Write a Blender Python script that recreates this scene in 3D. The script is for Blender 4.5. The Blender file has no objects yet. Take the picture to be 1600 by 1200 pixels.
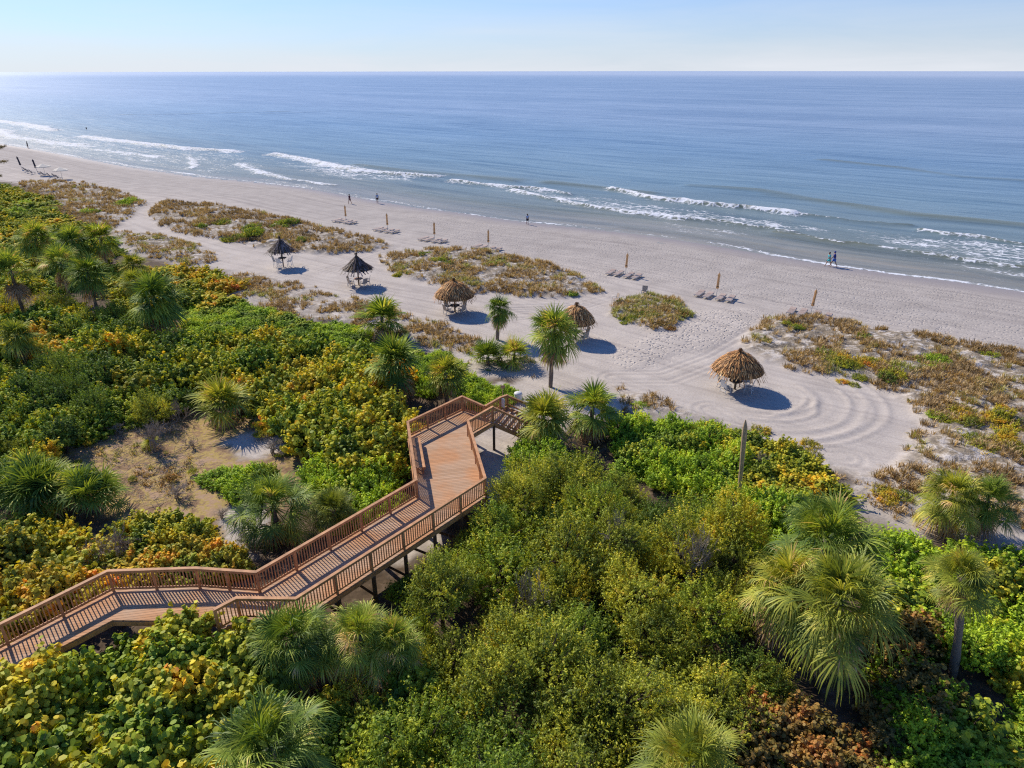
import bpy, math, random
import numpy as np
from mathutils import Vector, Matrix, noise as mnoise
R_ = math.radians
rng = np.random.default_rng(7); random.seed(7)
sc = bpy.context.scene
col = sc.collection
# ------------------------------------------------------------------ camera model (used once, to read real positions on the ground)
F_, TILT, CH = 1067.0, math.atan(490/1067.0), 22.0
CT, ST = math.cos(TILT), math.sin(TILT)
def P(u, v, z=0.0):
    dx, dy, dz = u-800, F_*CT+(600-v)*ST, -F_*ST+(600-v)*CT
    k = (z-CH)/dz
    return (dx*k, dy*k)
def PL(pts, z=0.0): return [P(a, b, z) for a, b in pts]
# ------------------------------------------------------------------ object helpers
def tag(o, label=None, cat=None, group=None, kind=None):
    if label: o['label'] = label
    if cat: o['category'] = cat
    if group: o['group'] = group
    if kind: o['kind'] = kind
    return o
def link(name, me, mat=None, parent=None):
    o = bpy.data.objects.new(name, me); col.objects.link(o)
    if mat is not None and me is not None and not me.materials: me.materials.append(mat)
    if parent is not None: o.parent = parent
    return o
def empty(name, loc, rz=0, sc_=1):
    o = bpy.data.objects.new(name, None); col.objects.link(o)
    o.location = loc; o.rotation_euler = (0, 0, rz); o.empty_display_size = .2
    o.scale = (sc_,)*3 if not hasattr(sc_, '__len__') else sc_
    return o
def copy_tree(o, parent=None):
    c = o.copy(); col.objects.link(c)
    for k in ('group',):
        if parent is None and k in c: del c[k]
    if parent is not None: c.parent = parent
    for ch in [x for x in o.children]: copy_tree(ch, c)
    return c
def setmat(o, mat):
    o.material_slots[0].link = 'OBJECT'; o.material_slots[0].material = mat
def np_mesh(name, V, polys, attrs=None, smooth=False):
    """V (n,3); polys: list of index arrays each (m,k)"""
    me = bpy.data.meshes.new(name)
    V = np.asarray(V, dtype=np.float32)
    me.vertices.add(len(V)); me.vertices.foreach_set('co', V.ravel())
    if not isinstance(polys, list): polys = [polys]
    polys = [np.asarray(p, dtype=np.int32) for p in polys if len(p)]
    nl = sum(p.size for p in polys); nf = sum(len(p) for p in polys)
    me.loops.add(nl); me.polygons.add(nf)
    me.loops.foreach_set('vertex_index', np.concatenate([p.ravel() for p in polys]))
    st = []; s = 0
    for p in polys:
        k = p.shape[1]; st.append(s+np.arange(len(p))*k); s += p.size
    me.polygons.foreach_set('loop_start', np.concatenate(st).astype(np.int32))
    if smooth: me.polygons.foreach_set('use_smooth', np.ones(nf, dtype=bool))
    for k, a in (attrs or {}).items():
        a = np.asarray(a, dtype=np.float32)
        if a.ndim == 1:
            at = me.attributes.new(k, 'FLOAT', 'POINT'); at.data.foreach_set('value', a)
        else:
            at = me.attributes.new(k, 'FLOAT_VECTOR', 'POINT'); at.data.foreach_set('vector', a.ravel())
    me.update(calc_edges=True)
    return me
class MB:
    def __init__(s): s.V = []; s.Fc = []
    def add(s, vs, fs):
        n = len(s.V); s.V += [tuple(v) for v in vs]; s.Fc += [tuple(i+n for i in f) for f in fs]
    def box(s, c, d, rz=0, M=None):
        x, y, z = d[0]/2, d[1]/2, d[2]/2
        vs = [Vector((a*x, b*y, e*z)) for a in (-1, 1) for b in (-1, 1) for e in (-1, 1)]
        m = M or Matrix.Rotation(rz, 3, 'Z')
        vs = [m @ v + Vector(c) for v in vs]
        s.add(vs, [(0,1,3,2),(4,6,7,5),(0,4,5,1),(2,3,7,6),(0,2,6,4),(1,5,7,3)])
    def beam(s, a, b, w, h, up=(0,0,1)):
        a, b = Vector(a), Vector(b); d = (b-a); L = d.length; d.normalize()
        u = Vector(up); side = d.cross(u)
        if side.length < 1e-4: side = d.cross(Vector((1,0,0)))
        side.normalize(); u = side.cross(d)
        vs = []
        for p in (a, b):
            for q, r in ((-1,-1),(1,-1),(1,1),(-1,1)): vs.append(p+side*q*w/2+u*r*h/2)
        s.add(vs, [(0,1,2,3),(7,6,5,4),(0,4,5,1),(1,5,6,2),(2,6,7,3),(3,7,4,0)])
    def tube(s, pts, rad, n=8, cap=True):
        pts = [Vector(p) for p in pts]
        if not hasattr(rad, '__len__'): rad = [rad]*len(pts)
        rings = []
        for i, p in enumerate(pts):
            d = (pts[min(i+1, len(pts)-1)]-pts[max(i-1, 0)]).normalized()
            a = d.cross(Vector((0.12, .99, .05)));
            if a.length < .1: a = d.cross(Vector((1, 0, 0)))
            a.normalize(); b = d.cross(a)
            rings.append([p+(a*math.cos(t)+b*math.sin(t))*rad[i] for t in [2*math.pi*k/n for k in range(n)]])
        vs = [v for r in rings for v in r]; fs = []
        for i in range(len(rings)-1):
            for k in range(n):
                fs.append((i*n+k, i*n+(k+1) % n, (i+1)*n+(k+1) % n, (i+1)*n+k))
        if cap: fs += [tuple(range(n-1, -1, -1)), tuple(range((len(rings)-1)*n, len(rings)*n))]
        s.add(vs, fs)
    def lathe(s, prof, n=20, c=(0,0,0)):
        vs = [(c[0]+r*math.cos(2*math.pi*k/n), c[1]+r*math.sin(2*math.pi*k/n), c[2]+z) for r, z in prof for k in range(n)]
        fs = [(i*n+k, i*n+(k+1) % n, (i+1)*n+(k+1) % n, (i+1)*n+k) for i in range(len(prof)-1) for k in range(n)]
        s.add(vs, fs)
    def mesh(s, name, smooth=False):
        me = bpy.data.meshes.new(name); me.from_pydata(s.V, [], s.Fc)
        if smooth: me.polygons.foreach_set('use_smooth', [True]*len(me.polygons))
        me.update(); return me
    def build(s, name, mat, parent=None, smooth=False):
        return link(name, s.mesh(name, smooth), mat, parent)
# ------------------------------------------------------------------ numpy noise and polygon distance
def vnoise(x, y, seed=0):
    xi, yi = np.floor(x).astype(np.int64), np.floor(y).astype(np.int64); xf, yf = x-xi, y-yi
    def h(a, b):
        n = (a*374761393+b*668265263+seed*974634777) & 0xffffffff
        n = ((n ^ (n >> 13))*1274126177) & 0xffffffff
        return ((n ^ (n >> 16)) & 0xffff)/65535.0
    u, v = xf*xf*(3-2*xf), yf*yf*(3-2*yf)
    return (h(xi,yi)*(1-u)+h(xi+1,yi)*u)*(1-v)+(h(xi,yi+1)*(1-u)+h(xi+1,yi+1)*u)*v
def fbm(x, y, o=4, seed=0):
    r = 0; a = .5
    for i in range(o): r = r+a*vnoise(x*2**i+17*i, y*2**i-9*i, seed+i); a *= .5
    return r
def pdist(x, y, pts, closed=False):
    d = np.full(np.shape(x), 1e9); n = len(pts)
    for i in range(n if closed else n-1):
        (ax, ay), (bx, by) = pts[i], pts[(i+1) % n]
        vx, vy = bx-ax, by-ay; L = vx*vx+vy*vy+1e-9
        t = np.clip(((x-ax)*vx+(y-ay)*vy)/L, 0, 1)
        d = np.minimum(d, np.hypot(x-ax-t*vx, y-ay-t*vy))
    return d
def inside(x, y, pts):
    r = np.zeros(np.shape(x), dtype=bool); n = len(pts)
    for i in range(n):
        (ax, ay), (bx, by) = pts[i], pts[(i+1) % n]
        if ay == by: continue
        c = ((ay > y) != (by > y)) & (x < (bx-ax)*(y-ay)/(by-ay)+ax)
        r ^= c
    return r
def psd(x, y, pts):   # positive inside
    d = pdist(x, y, pts, True); return np.where(inside(x, y, pts), d, -d)
def sstep(a, b, x):
    t = np.clip((x-a)/(b-a), 0, 1); return t*t*(3-2*t)
# ------------------------------------------------------------------ node helpers
def newmat(name):
    m = bpy.data.materials.new(name); m.use_nodes = True
    nt = m.node_tree; nt.nodes.clear()
    out = nt.nodes.new('ShaderNodeOutputMaterial')
    return m, nt, out
def N(nt, t, **kw):
    n = nt.nodes.new(t)
    for k, v in kw.items():
        if k in n.inputs.keys() if isinstance(k, str) else False: n.inputs[k].default_value = v
        else: setattr(n, k, v)
    return n
def ramp(nt, stops, interp='LINEAR'):
    r = nt.nodes.new('ShaderNodeValToRGB'); e = r.color_ramp; e.interpolation = interp
    while len(e.elements) < len(stops): e.elements.new(.5)
    for el, (p, c) in zip(e.elements, stops): el.position = p; el.color = (c[0], c[1], c[2], 1)
    return r
def math_(nt, op, a, b=None, c=None, clamp=False):
    n = nt.nodes.new('ShaderNodeMath'); n.operation = op; n.use_clamp = clamp
    for i, q in enumerate((a, b, c)):
        if q is None: continue
        if isinstance(q, (int, float)): n.inputs[i].default_value = q
        else: nt.links.new(q, n.inputs[i])
    return n.outputs[0]
def mixc(nt, f, a, b, blend='MIX'):
    n = nt.nodes.new('ShaderNodeMix'); n.data_type = 'RGBA'; n.blend_type = blend
    for i, q in ((0, f), (6, a), (7, b)):
        if isinstance(q, (int, float)): n.inputs[i].default_value = q
        elif isinstance(q, tuple): n.inputs[i].default_value = (*q, 1)
        else: nt.links.new(q, n.inputs[i])
    return n.outputs[2]
def noise_(nt, vec, scale, detail=3, rough=.55, dist=0):
    n = nt.nodes.new('ShaderNodeTexNoise'); n.inputs['Scale'].default_value = scale
    n.inputs['Detail'].default_value = detail; n.inputs['Roughness'].default_value = rough; n.inputs['Distortion'].default_value = dist
    if vec is not None: nt.links.new(vec, n.inputs['Vector'])
    return n.outputs['Fac']
def vmul(nt, vec, v):
    n = nt.nodes.new('ShaderNodeVectorMath'); n.operation = 'MULTIPLY'
    nt.links.new(vec, n.inputs[0]); n.inputs[1].default_value = v; return n.outputs[0]
def attr(nt, name, out='Fac'):
    n = nt.nodes.new('ShaderNodeAttribute'); n.attribute_name = name; return n.outputs[out]
def simple(name, c, rough=.7, var=.25, scale=6, metal=0, bump=0.0, spec=.3, stretch=(1,1,1)):
    m, nt, out = newmat(name); b = N(nt, 'ShaderNodeBsdfPrincipled')
    tc = N(nt, 'ShaderNodeTexCoord'); v = vmul(nt, tc.outputs['Object'], stretch)
    f = noise_(nt, v, scale, 5, .6)
    oi = N(nt, 'ShaderNodeObjectInfo')
    lo = tuple(x*(1-var) for x in c); hi = tuple(min(1, x*(1+var)) for x in c)
    r = ramp(nt, [(.3, lo), (.7, hi)]); nt.links.new(f, r.inputs[0])
    k = math_(nt, 'MULTIPLY_ADD', oi.outputs['Random'], .2, .9)
    cc = mixc(nt, 1.0, r.outputs[0], k, 'MULTIPLY')
    nt.links.new(cc, b.inputs['Base Color'])
    b.inputs['Roughness'].default_value = rough; b.inputs['Metallic'].default_value = metal
    b.inputs['Specular IOR Level'].default_value = spec
    if bump:
        bp = N(nt, 'ShaderNodeBump'); bp.inputs['Strength'].default_value = bump; bp.inputs['Distance'].default_value = .03
        nt.links.new(f, bp.inputs['Height']); nt.links.new(bp.outputs[0], b.inputs['Normal'])
    nt.links.new(b.outputs[0], out.inputs[0]); return m
def leafmat(name, stops, trans=.30, nscale=1.1, gloss=.02, spread=.5, gain=1.5):
    """stops over 0..1 mixed from per-leaf random, clump noise and object random"""
    m, nt, out = newmat(name)
    geo = N(nt, 'ShaderNodeNewGeometry'); oi = N(nt, 'ShaderNodeObjectInfo')
    f = noise_(nt, geo.outputs['Position'], nscale, 2, .5)
    a = attr(nt, 'rnd')
    x = math_(nt, 'MULTIPLY_ADD', a, .42*spread*2, -.21*spread*2)
    y = math_(nt, 'MULTIPLY_ADD', f, 1.5, -.25)
    y = math_(nt, 'ADD', x, y)
    z = math_(nt, 'MULTIPLY_ADD', oi.outputs['Random'], .34, -.17)
    t = math_(nt, 'ADD', y, z, clamp=True)
    r = ramp(nt, [(p_, tuple(min(.9, q_*gain*w_) for q_, w_ in zip(c_, (1.06, 1.0, 1.0)))) for p_, c_ in stops]); nt.links.new(t, r.inputs[0])
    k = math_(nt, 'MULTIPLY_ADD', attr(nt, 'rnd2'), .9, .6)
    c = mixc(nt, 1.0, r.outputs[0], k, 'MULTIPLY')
    d = N(nt, 'ShaderNodeBsdfDiffuse'); tr = N(nt, 'ShaderNodeBsdfTranslucent'); g = N(nt, 'ShaderNodeBsdfGlossy')
    g.inputs['Roughness'].default_value = .55; g.inputs['Color'].default_value = (.9, .95, .9, 1)
    nt.links.new(c, d.inputs[0])
    tc_ = mixc(nt, 1.0, c, (1.35, 1.25, .5), 'MULTIPLY'); nt.links.new(tc_, tr.inputs[0])
    m1 = N(nt, 'ShaderNodeMixShader'); m1.inputs[0].default_value = trans
    nt.links.new(d.outputs[0], m1.inputs[1]); nt.links.new(tr.outputs[0], m1.inputs[2])
    m2 = N(nt, 'ShaderNodeMixShader'); m2.inputs[0].default_value = gloss
    nt.links.new(m1.outputs[0], m2.inputs[1]); nt.links.new(g.outputs[0], m2.inputs[2])
    nt.links.new(m2.outputs[0], out.inputs[0]); return m
M = {}
def G(s, *c): return tuple(s*x for x in c)
M['sg_yellow'] = leafmat('sea_grape_leaves_yellow', [(0, (.05,.085,.012)), (.3, (.14,.19,.018)), (.55, (.29,.30,.022)), (.78, (.44,.37,.025)), (.93, (.52,.34,.025)), (1, (.48,.20,.03))], spread=.35, nscale=.8)
M['sg_orange'] = leafmat('sea_grape_leaves_orange', [(0, (.06,.09,.015)), (.3, (.18,.20,.02)), (.55, (.36,.30,.025)), (.76, (.48,.30,.025)), (.9, (.48,.20,.03)), (1, (.40,.10,.03))], spread=.38, nscale=.8)
M['sg_green'] = leafmat('sea_grape_leaves_green', [(0, (.04,.08,.012)), (.4, (.13,.20,.018)), (.75, (.28,.32,.025)), (1, (.46,.36,.03))])
M['bright'] = leafmat('bright_green_leaves', [(0, (.05,.10,.012)), (.35, (.16,.26,.018)), (.7, (.31,.42,.022)), (1, (.50,.47,.03))])
M['olive'] = leafmat('olive_leaves', [(0, (.035,.055,.010)), (.3, (.12,.16,.02)), (.62, (.28,.31,.03)), (.86, (.42,.41,.035)), (1, (.42,.28,.04))], nscale=1.0, spread=.8)
M['dark'] = leafmat('dark_green_leaves', [(0, (.03,.06,.012)), (.5, (.10,.16,.02)), (1, (.25,.29,.03))])
M['rust'] = leafmat('rusty_leaves', [(0, (.04,.035,.012)), (.4, (.13,.11,.025)), (.75, (.26,.16,.04)), (1, (.34,.13,.03))])
M['palm'] = leafmat('palm_fronds', [(0, (.035,.07,.014)), (.4, (.10,.155,.022)), (.75, (.22,.27,.035)), (.93, (.36,.36,.07)), (1, (.42,.30,.12))], trans=.30, gloss=.025, nscale=.9, spread=1.0, gain=1.75)
M['palm_light'] = leafmat('palm_fronds_yellowish', [(0, (.06,.09,.016)), (.4, (.16,.20,.025)), (.75, (.30,.31,.04)), (.92, (.42,.37,.07)), (1, (.48,.33,.13))], trans=.30, gloss=.025, nscale=.9, spread=1.0, gain=1.6)
M['pine'] = leafmat('pine_needles', [(0, (.05,.045,.02)), (.5, (.13,.11,.05)), (1, (.24,.19,.09))], gain=1.0)
M['dead'] = leafmat('dead_fronds', [(0, (.12,.08,.045)), (.5, (.28,.19,.11)), (1, (.46,.35,.22))], trans=.2, gloss=.02)
M['dgrass'] = leafmat('dune_grass_blades', [(0, (.14,.10,.045)), (.30, (.30,.215,.10)), (.56, (.38,.28,.13)), (.68, (.28,.27,.07)), (.8,(.22,.27,.05)), (1, (.46,.36,.19))], trans=.25, gain=1.3, gloss=.03, nscale=.25)
M['twig'] = simple('grey_twigs', (.34,.28,.22), .9, .3, 9)
M['bark'] = simple('dark_bark', (.10,.075,.055), .95, .4, 8, bump=.6)
M['palmtrunk'] = simple('palm_trunk_bark', (.23,.18,.14), .95, .35, 9, bump=.9, stretch=(1,1,4))
M['deadtrunk'] = simple('weathered_trunk', (.44,.31,.18), .95, .35, 7, bump=.8, stretch=(3,3,.5))
M['thatch_tan'] = leafmat('thatch_tan', [(0, (.24,.10,.03)), (.45, (.58,.29,.09)), (.8, (.78,.46,.17)), (1, (.88,.62,.32))], trans=.05, gloss=.03, nscale=2.0, spread=1.0, gain=1.0)
M['thatch_grey'] = leafmat('thatch_grey', [(0, (.06,.045,.04)), (.5, (.15,.115,.10)), (1, (.34,.28,.25))], trans=.05, gloss=.03, nscale=2.5, spread=1.0, gain=1.0)
M['thatch_dark'] = simple('thatch_underside', (.16,.10,.05), .95, .4, 10)
M['postwood'] = simple('wooden_pole', (.17,.11,.065), .85, .3, 8, bump=.4)
M['railwood'] = simple('stained_railing_wood', (.52,.26,.115), .65, .32, 3, bump=.2, spec=.35, stretch=(1,1,1))
M['pilewood'] = simple('piling_wood', (.14,.085,.05), .9, .35, 5, bump=.4)
M['whiteplastic'] = simple('white_furniture', (.72,.70,.66), .5, .06, 5)
M['sling'] = simple('tan_sling_fabric', (.50,.40,.30), .8, .1, 20)
M['slingpink'] = simple('pale_lounger_webbing', (.44,.34,.28), .7, .12, 20)
M['alu'] = simple('pale_metal_frame', (.55,.53,.50), .4, .08, 5)
M['umb'] = simple('tan_umbrella_cloth', (.78,.45,.19), .85, .18, 5, stretch=(4,4,.6))
M['umbdark'] = simple('navy_umbrella_cloth', (.055,.055,.075), .85, .18, 5)
M['umbwhite'] = simple('cream_umbrella_cloth', (.75,.68,.55), .85, .05, 5)
M['skin'] = simple('skin', (.36,.20,.13), .6, .08, 4)
M['hairm'] = simple('dark_hair', (.03,.022,.018), .6, .2, 30)
for n_, c_ in (('navy', (.012,.035,.22)), ('blue', (.03,.14,.55)), ('teal', (.04,.45,.52)), ('lightblue', (.30,.42,.62)), ('black', (.02,.02,.024)), ('maroon', (.10,.03,.05)), ('greycloth', (.2,.2,.22)), ('paleteal', (.45,.62,.60))):
    M[n_] = simple('cloth_'+n_, c_, .85, .12, 12)
M['white'] = simple('white_paint', (.78,.78,.76), .5, .05, 4)
M['signface'] = simple('pale_sign_face', (.72,.74,.74), .4, .04, 9)
# ------------------------------------------------------------------ shoreline and masks
SHORE = PL([(-500,140),(-250,175),(-100,202),(0,223),(60,233),(110,242),(200,259),(310,275),(400,283),(485,294),(540,304),(590,313),(650,323),(725,332),(800,343),(900,354),(1000,365),(1100,380),(1200,397),(1300,413),(1400,427),(1500,439),(1600,454),(1800,480),(2200,530),(3200,640)])
ES = (.80, -.60); ET = (.60, .80); O0 = P(600, 318)
SHP = SHORE+[(SHORE[-1][0]+300, SHORE[-1][1]-200), (SHORE[-1][0]+300, -900), (-3000, -900), (-3000, SHORE[0][1])]
def shore_d(x, y):   # positive inland
    d = pdist(x, y, SHORE); return np.where(inside(x, y, SHP), d, -d)
DUNES = {
 'a': [(30,284),(130,286),(205,304),(232,318),(215,335),(190,350),(180,362),(120,355),(60,330)],
 'b': [(232,330),(255,316),(330,318),(420,335),(500,352),(560,368),(620,384),(600,391),(520,398),(440,396),(370,380),(300,369),(240,350)],
 'c': [(180,364),(240,364),(300,377),(342,397),(332,412),(290,416),(230,402),(190,390)],
 'd': [(590,402),(640,391),(720,388),(780,395),(850,411),(900,428),(945,456),(930,463),(860,466),(790,462),(720,456),(650,442),(605,423)],
 'e': [(953,490),(968,470),(1010,459),(1058,467),(1084,490),(1070,509),(1020,517),(972,507)],
 'f': [(345,432),(400,426),(465,438),(500,455),(560,468),(630,488),(700,508),(755,532),(740,556),(690,552),(600,535),(540,512),(450,492),(355,465)],
 'g': [(1165,518),(1190,498),(1260,495),(1350,508),(1450,523),(1600,552),(1900,610),(1900,900),(1600,830),(1500,815),(1420,775),(1370,745),(1410,700),(1432,660),(1390,618),(1310,588),(1235,576),(1195,566),(1150,548)],
 'h': [(955,602),(1010,612),(1065,630),(1115,655),(1060,660),(960,650)],
 'i': [(1290,722),(1370,742),(1440,790),(1440,830),(1340,800),(1260,765)],
}
DUNEW = {k: PL(v) for k, v in DUNES.items()}
VEG = PL([(-700,260),(0,282),(60,298),(110,330),(175,365),(190,395),(240,403),(345,425),(360,445),(345,468),(440,490),(530,508),(620,535),(700,560),(740,585),(800,595),(810,625),(850,660),(960,650),(1100,662),(1200,690),(1290,745),(1330,790),(1440,840),(1600,850),(2300,960),(2300,1500),(-1600,1500),(-1500,500)])
CLEAR = PL([(60,680),(150,650),(250,645),(420,660),(480,700),(470,760),(380,850),(330,880),(200,900),(180,830),(120,790),(60,730)])
SANDSPOT = [PL(p) for p in ([(340,690),(420,660),(470,690),(440,720),(370,720)], [(750,600),(870,590),(900,640),(820,800),(740,800),(735,700)], [(330,800),(400,760),(430,830),(390,880),(340,860)], [(610,830),(680,800),(700,850),(650,880),(610,900)])]
PAL = {1: P(443,417), 2: P(561,446), 3: P(711,488), 4: P(899,530), 5: P(1148,608)}
TR = [PL(p) for p in ([(290,296),(235,318),(203,342),(222,362),(290,385),(350,405),(430,428),(520,446),(590,462),(640,478),(740,500),(860,490),(960,462)], [(620,386),(560,405),(500,425),(440,432)], [(860,478),(760,480),(680,470),(610,440),(500,415),(400,405),(330,392)], [(940,462),(900,472),(800,476)], [(1215,505),(1120,560),(1040,590),(960,590)], [(1110,640),(1160,672),(1240,706),(1320,715)])]
SWC = (PAL[5][0]+1.6, PAL[5][1]-1.2)
def dune_mask(x, y):
    m = np.zeros(np.shape(x))
    for k, p in DUNEW.items():
        xs = [q[0] for q in p]; ys = [q[1] for q in p]
        s = (x > min(xs)-4) & (x < max(xs)+4) & (y > min(ys)-4) & (y < max(ys)+4)
        if s.any():
            w = psd(x[s], y[s], p)+(fbm(x[s]*.5, y[s]*.5, 3, 5)-.45)*2.2
            m[s] = np.maximum(m[s], sstep(-.3, 1.6, w)*(.55 if k in 'fhi' else 1))
    return m
def ground(x, y, full=False):
    x = np.asarray(x, float); y = np.asarray(y, float)
    d = shore_d(x, y)
    z = np.where(d > 0, -.10+.10*sstep(0, 14, d), np.maximum(-.10+.045*d, -3.0))
    dm = dune_mask(x, y)
    z = z+dm*(.18+.75*np.maximum(0, fbm(x*.42, y*.42, 4, 11)-.28)+.22*(vnoise(x*1.9, y*1.9, 3)-.3))
    near = (d > 3) & (y < 160)
    z = z+np.where(near, .05*(fbm(x*.7, y*.7, 2, 4)-.4), 0)
    tr = np.zeros(np.shape(x))
    if full:
        for p in TR:
            w = pdist(x, y, p); tr = np.maximum(tr, 1-sstep(1.2, 2.0, w))
            z = z+np.where(w < 1.9, .034*np.cos((w-.2)*2*math.pi/.62)*(1-sstep(1.3, 1.9, w))*(dm < .3), 0)
        # raked rings around the thatched umbrella
        rx, ry = x-SWC[0], y-SWC[1]; ang = np.arctan2(ry, rx)
        msk = sstep(-2.9, -1.9, ang)*(1-sstep(.35, 1.1, ang))
        for k, r0 in enumerate((3.3, 3.9, 4.5, 6.3, 7.6, 8.1, 8.6)):
            cx, cy = SWC[0]-.35*(k % 3)*.6, SWC[1]+.15*(k % 2)
            rr = np.hypot(x-cx, (y-cy)*1.12)+(vnoise(ang*2.2+k, ang*0, 60+k)-.5)*.5
            q = rr-r0; pr = np.where(q < 0, np.exp(-(q/.24)**2), np.exp(-(q/.10)**2))
            z = z+pr*msk*(.10 if k < 3 else .08)*(.6+.7*vnoise(ang*1.7, ang*0+k, 80))
        for k in range(16):   # fine rake lines
            rr = np.hypot(rx, ry*1.08); q = rr-(2.6+k*.42+.1*(k % 3)); z = z+.020*np.exp(-(q/.11)**2)*msk
    return (z, dm, d, tr) if full else z
def gz(x, y): return float(ground(np.array([x]), np.array([y]))[0])
# ------------------------------------------------------------------ materials of ground and sea
def sand_mat():
    m, nt, out = newmat('beach_sand'); b = N(nt, 'ShaderNodeBsdfPrincipled')
    geo = N(nt, 'ShaderNodeNewGeometry'); pos = geo.outputs['Position']
    veg, dun, wet, foot, clr, tr = [attr(nt, k) for k in ('veg', 'dune', 'wet', 'foot', 'clear', 'track')]
    sh = attr(nt, 'shore', 'Vector')
    n1 = noise_(nt, pos, .35, 5, .6); n2 = noise_(nt, pos, 6.0, 4, .7); n3 = noise_(nt, pos, 1.6, 4, .65)
    st = noise_(nt, vmul(nt, sh, (.035, 1.1, 0)), 1.0, 4, .6)
    r = ramp(nt, [(.25, (.44,.392,.342)), (.5, (.515,.46,.40)), (.75, (.575,.517,.45))]); nt.links.new(n1, r.inputs[0])
    c = r.outputs[0]
    r2 = ramp(nt, [(.3, (.80,.79,.80)), (.52, (1,1,1)), (.75, (1.06,1.05,1.04))]); nt.links.new(st, r2.inputs[0])
    c = mixc(nt, math_(nt, 'SUBTRACT', 1.0, math_(nt, 'MULTIPLY', dun, 1.0, clamp=True), clamp=True), c, mixc(nt, 1.0, c, r2.outputs[0], 'MULTIPLY'))
    r3 = ramp(nt, [(.3, (.86,.85,.85)), (.6, (1.04,1.04,1.04))]); nt.links.new(n2, r3.inputs[0])
    c = mixc(nt, 1.0, c, r3.outputs[0], 'MULTIPLY')
    sp_ = N(nt, 'ShaderNodeSeparateXYZ'); nt.links.new(sh, sp_.inputs[0])
    ob = N(nt, 'ShaderNodeMapRange'); ob.inputs['From Min'].default_value = 30; ob.inputs['From Max'].default_value = 12; ob.interpolation_type = 'SMOOTHSTEP'
    nt.links.new(math_(nt, 'MULTIPLY_ADD', n1, 8, math_(nt, 'SUBTRACT', sp_.outputs[1], 4)), ob.inputs[0])
    c = mixc(nt, ob.outputs[0], c, mixc(nt, 1.0, c, (.83,.84,.86), 'MULTIPLY'))
    # dune litter
    r4 = ramp(nt, [(.36, (.15,.115,.07)), (.50, (.28,.225,.15)), (.60, (.56,.51,.45)), (.75, (.62,.58,.53))]); nt.links.new(n3, r4.inputs[0])
    c = mixc(nt, math_(nt, 'MULTIPLY', dun, .85, clamp=True), c, r4.outputs[0])
    # wet strip
    c = mixc(nt, math_(nt, 'MULTIPLY', wet, .8, clamp=True), c, (.30,.265,.25))
    # litter under shrubs
    r5 = ramp(nt, [(.3, (.05,.036,.024)), (.55, (.12,.085,.055)), (.75, (.24,.18,.13))]); nt.links.new(n3, r5.inputs[0])
    c = mixc(nt, veg, c, r5.outputs[0])
    r6 = ramp(nt, [(.32, (.15,.09,.05)), (.46, (.33,.215,.12)), (.52, (.44,.33,.10)), (.57, (.42,.28,.165)), (.74, (.42,.30,.205))])
    nt.links.new(noise_(nt, pos, .75, 5, .7), r6.inputs[0])
    c6 = mixc(nt, 1.0, r6.outputs[0], r3.outputs[0], 'MULTIPLY')
    c = mixc(nt, clr, c, c6)
    nt.links.new(c, b.inputs['Base Color'])
    b.inputs['Specular IOR Level'].default_value = .15
    nt.links.new(math_(nt, 'MULTIPLY_ADD', wet, -.45, .92), b.inputs['Roughness'])
    vo = N(nt, 'ShaderNodeTexVoronoi'); vo.inputs['Scale'].default_value = 2.8
    wp = N(nt, 'ShaderNodeVectorMath', operation='ADD'); nn = N(nt, 'ShaderNodeTexNoise'); nn.inputs['Scale'].default_value = 1.7
    nt.links.new(pos, nn.inputs['Vector']); sc1 = N(nt, 'ShaderNodeVectorMath', operation='SCALE'); sc1.inputs['Scale'].default_value = .55
    nt.links.new(nn.outputs['Color'], sc1.inputs[0]); nt.links.new(pos, wp.inputs[0]); nt.links.new(sc1.outputs[0], wp.inputs[1])
    nt.links.new(wp.outputs[0], vo.inputs['Vector'])
    fp = math_(nt, 'SMOOTH_MIN', vo.outputs['Distance'], .42, .15)
    h = math_(nt, 'MULTIPLY', math_(nt, 'MULTIPLY', fp, foot), .34)
    h = math_(nt, 'ADD', h, math_(nt, 'MULTIPLY', st, .05))
    h = math_(nt, 'ADD', h, math_(nt, 'MULTIPLY', n2, .022))
    h = math_(nt, 'ADD', h, math_(nt, 'MULTIPLY', math_(nt, 'MULTIPLY', n3, dun), .25))
    h = math_(nt, 'MULTIPLY', h, math_(nt, 'MULTIPLY_ADD', wet, -.8, 1.0))
    bp = N(nt, 'ShaderNodeBump'); bp.inputs['Strength'].default_value = .9; bp.inputs['Distance'].default_value = 1.0
    nt.links.new(h, bp.inputs['Height']); nt.links.new(bp.outputs[0], b.inputs['Normal'])
    nt.links.new(b.outputs[0], out.inputs[0]); return m
def axis(lo, hi, segs):
    a = [lo]
    for to, st in segs:
        n = max(1, int(round((to-a[-1])/st))); a += list(np.linspace(a[-1], to, n+1)[1:])
    return np.array(a)
def grid_mesh(name, X, Y):
    xx, yy = np.meshgrid(X, Y); nx, ny = len(X), len(Y)
    i = np.arange(nx*ny).reshape(ny, nx)
    q = np.stack([i[:-1,:-1], i[:-1,1:], i[1:,1:], i[1:,:-1]], -1).reshape(-1, 4)
    return xx.ravel(), yy.ravel(), q
X = axis(-4000, 0, [(-1000,500),(-320,60),(-180,4),(-60,.8),(-34,.4),(36,.2),(60,.45),(150,4),(900,100),(6000,1500)])
Y = axis(-600, 0, [(-60,60),(5,5),(22,.8),(30,.4),(68,.2),(100,.35),(150,.8),(260,2.2),(420,16),(3000,400)])
gx, gy, gq = grid_mesh('g', X, Y)
z, dm, d, tr = ground(gx, gy, True)
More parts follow.
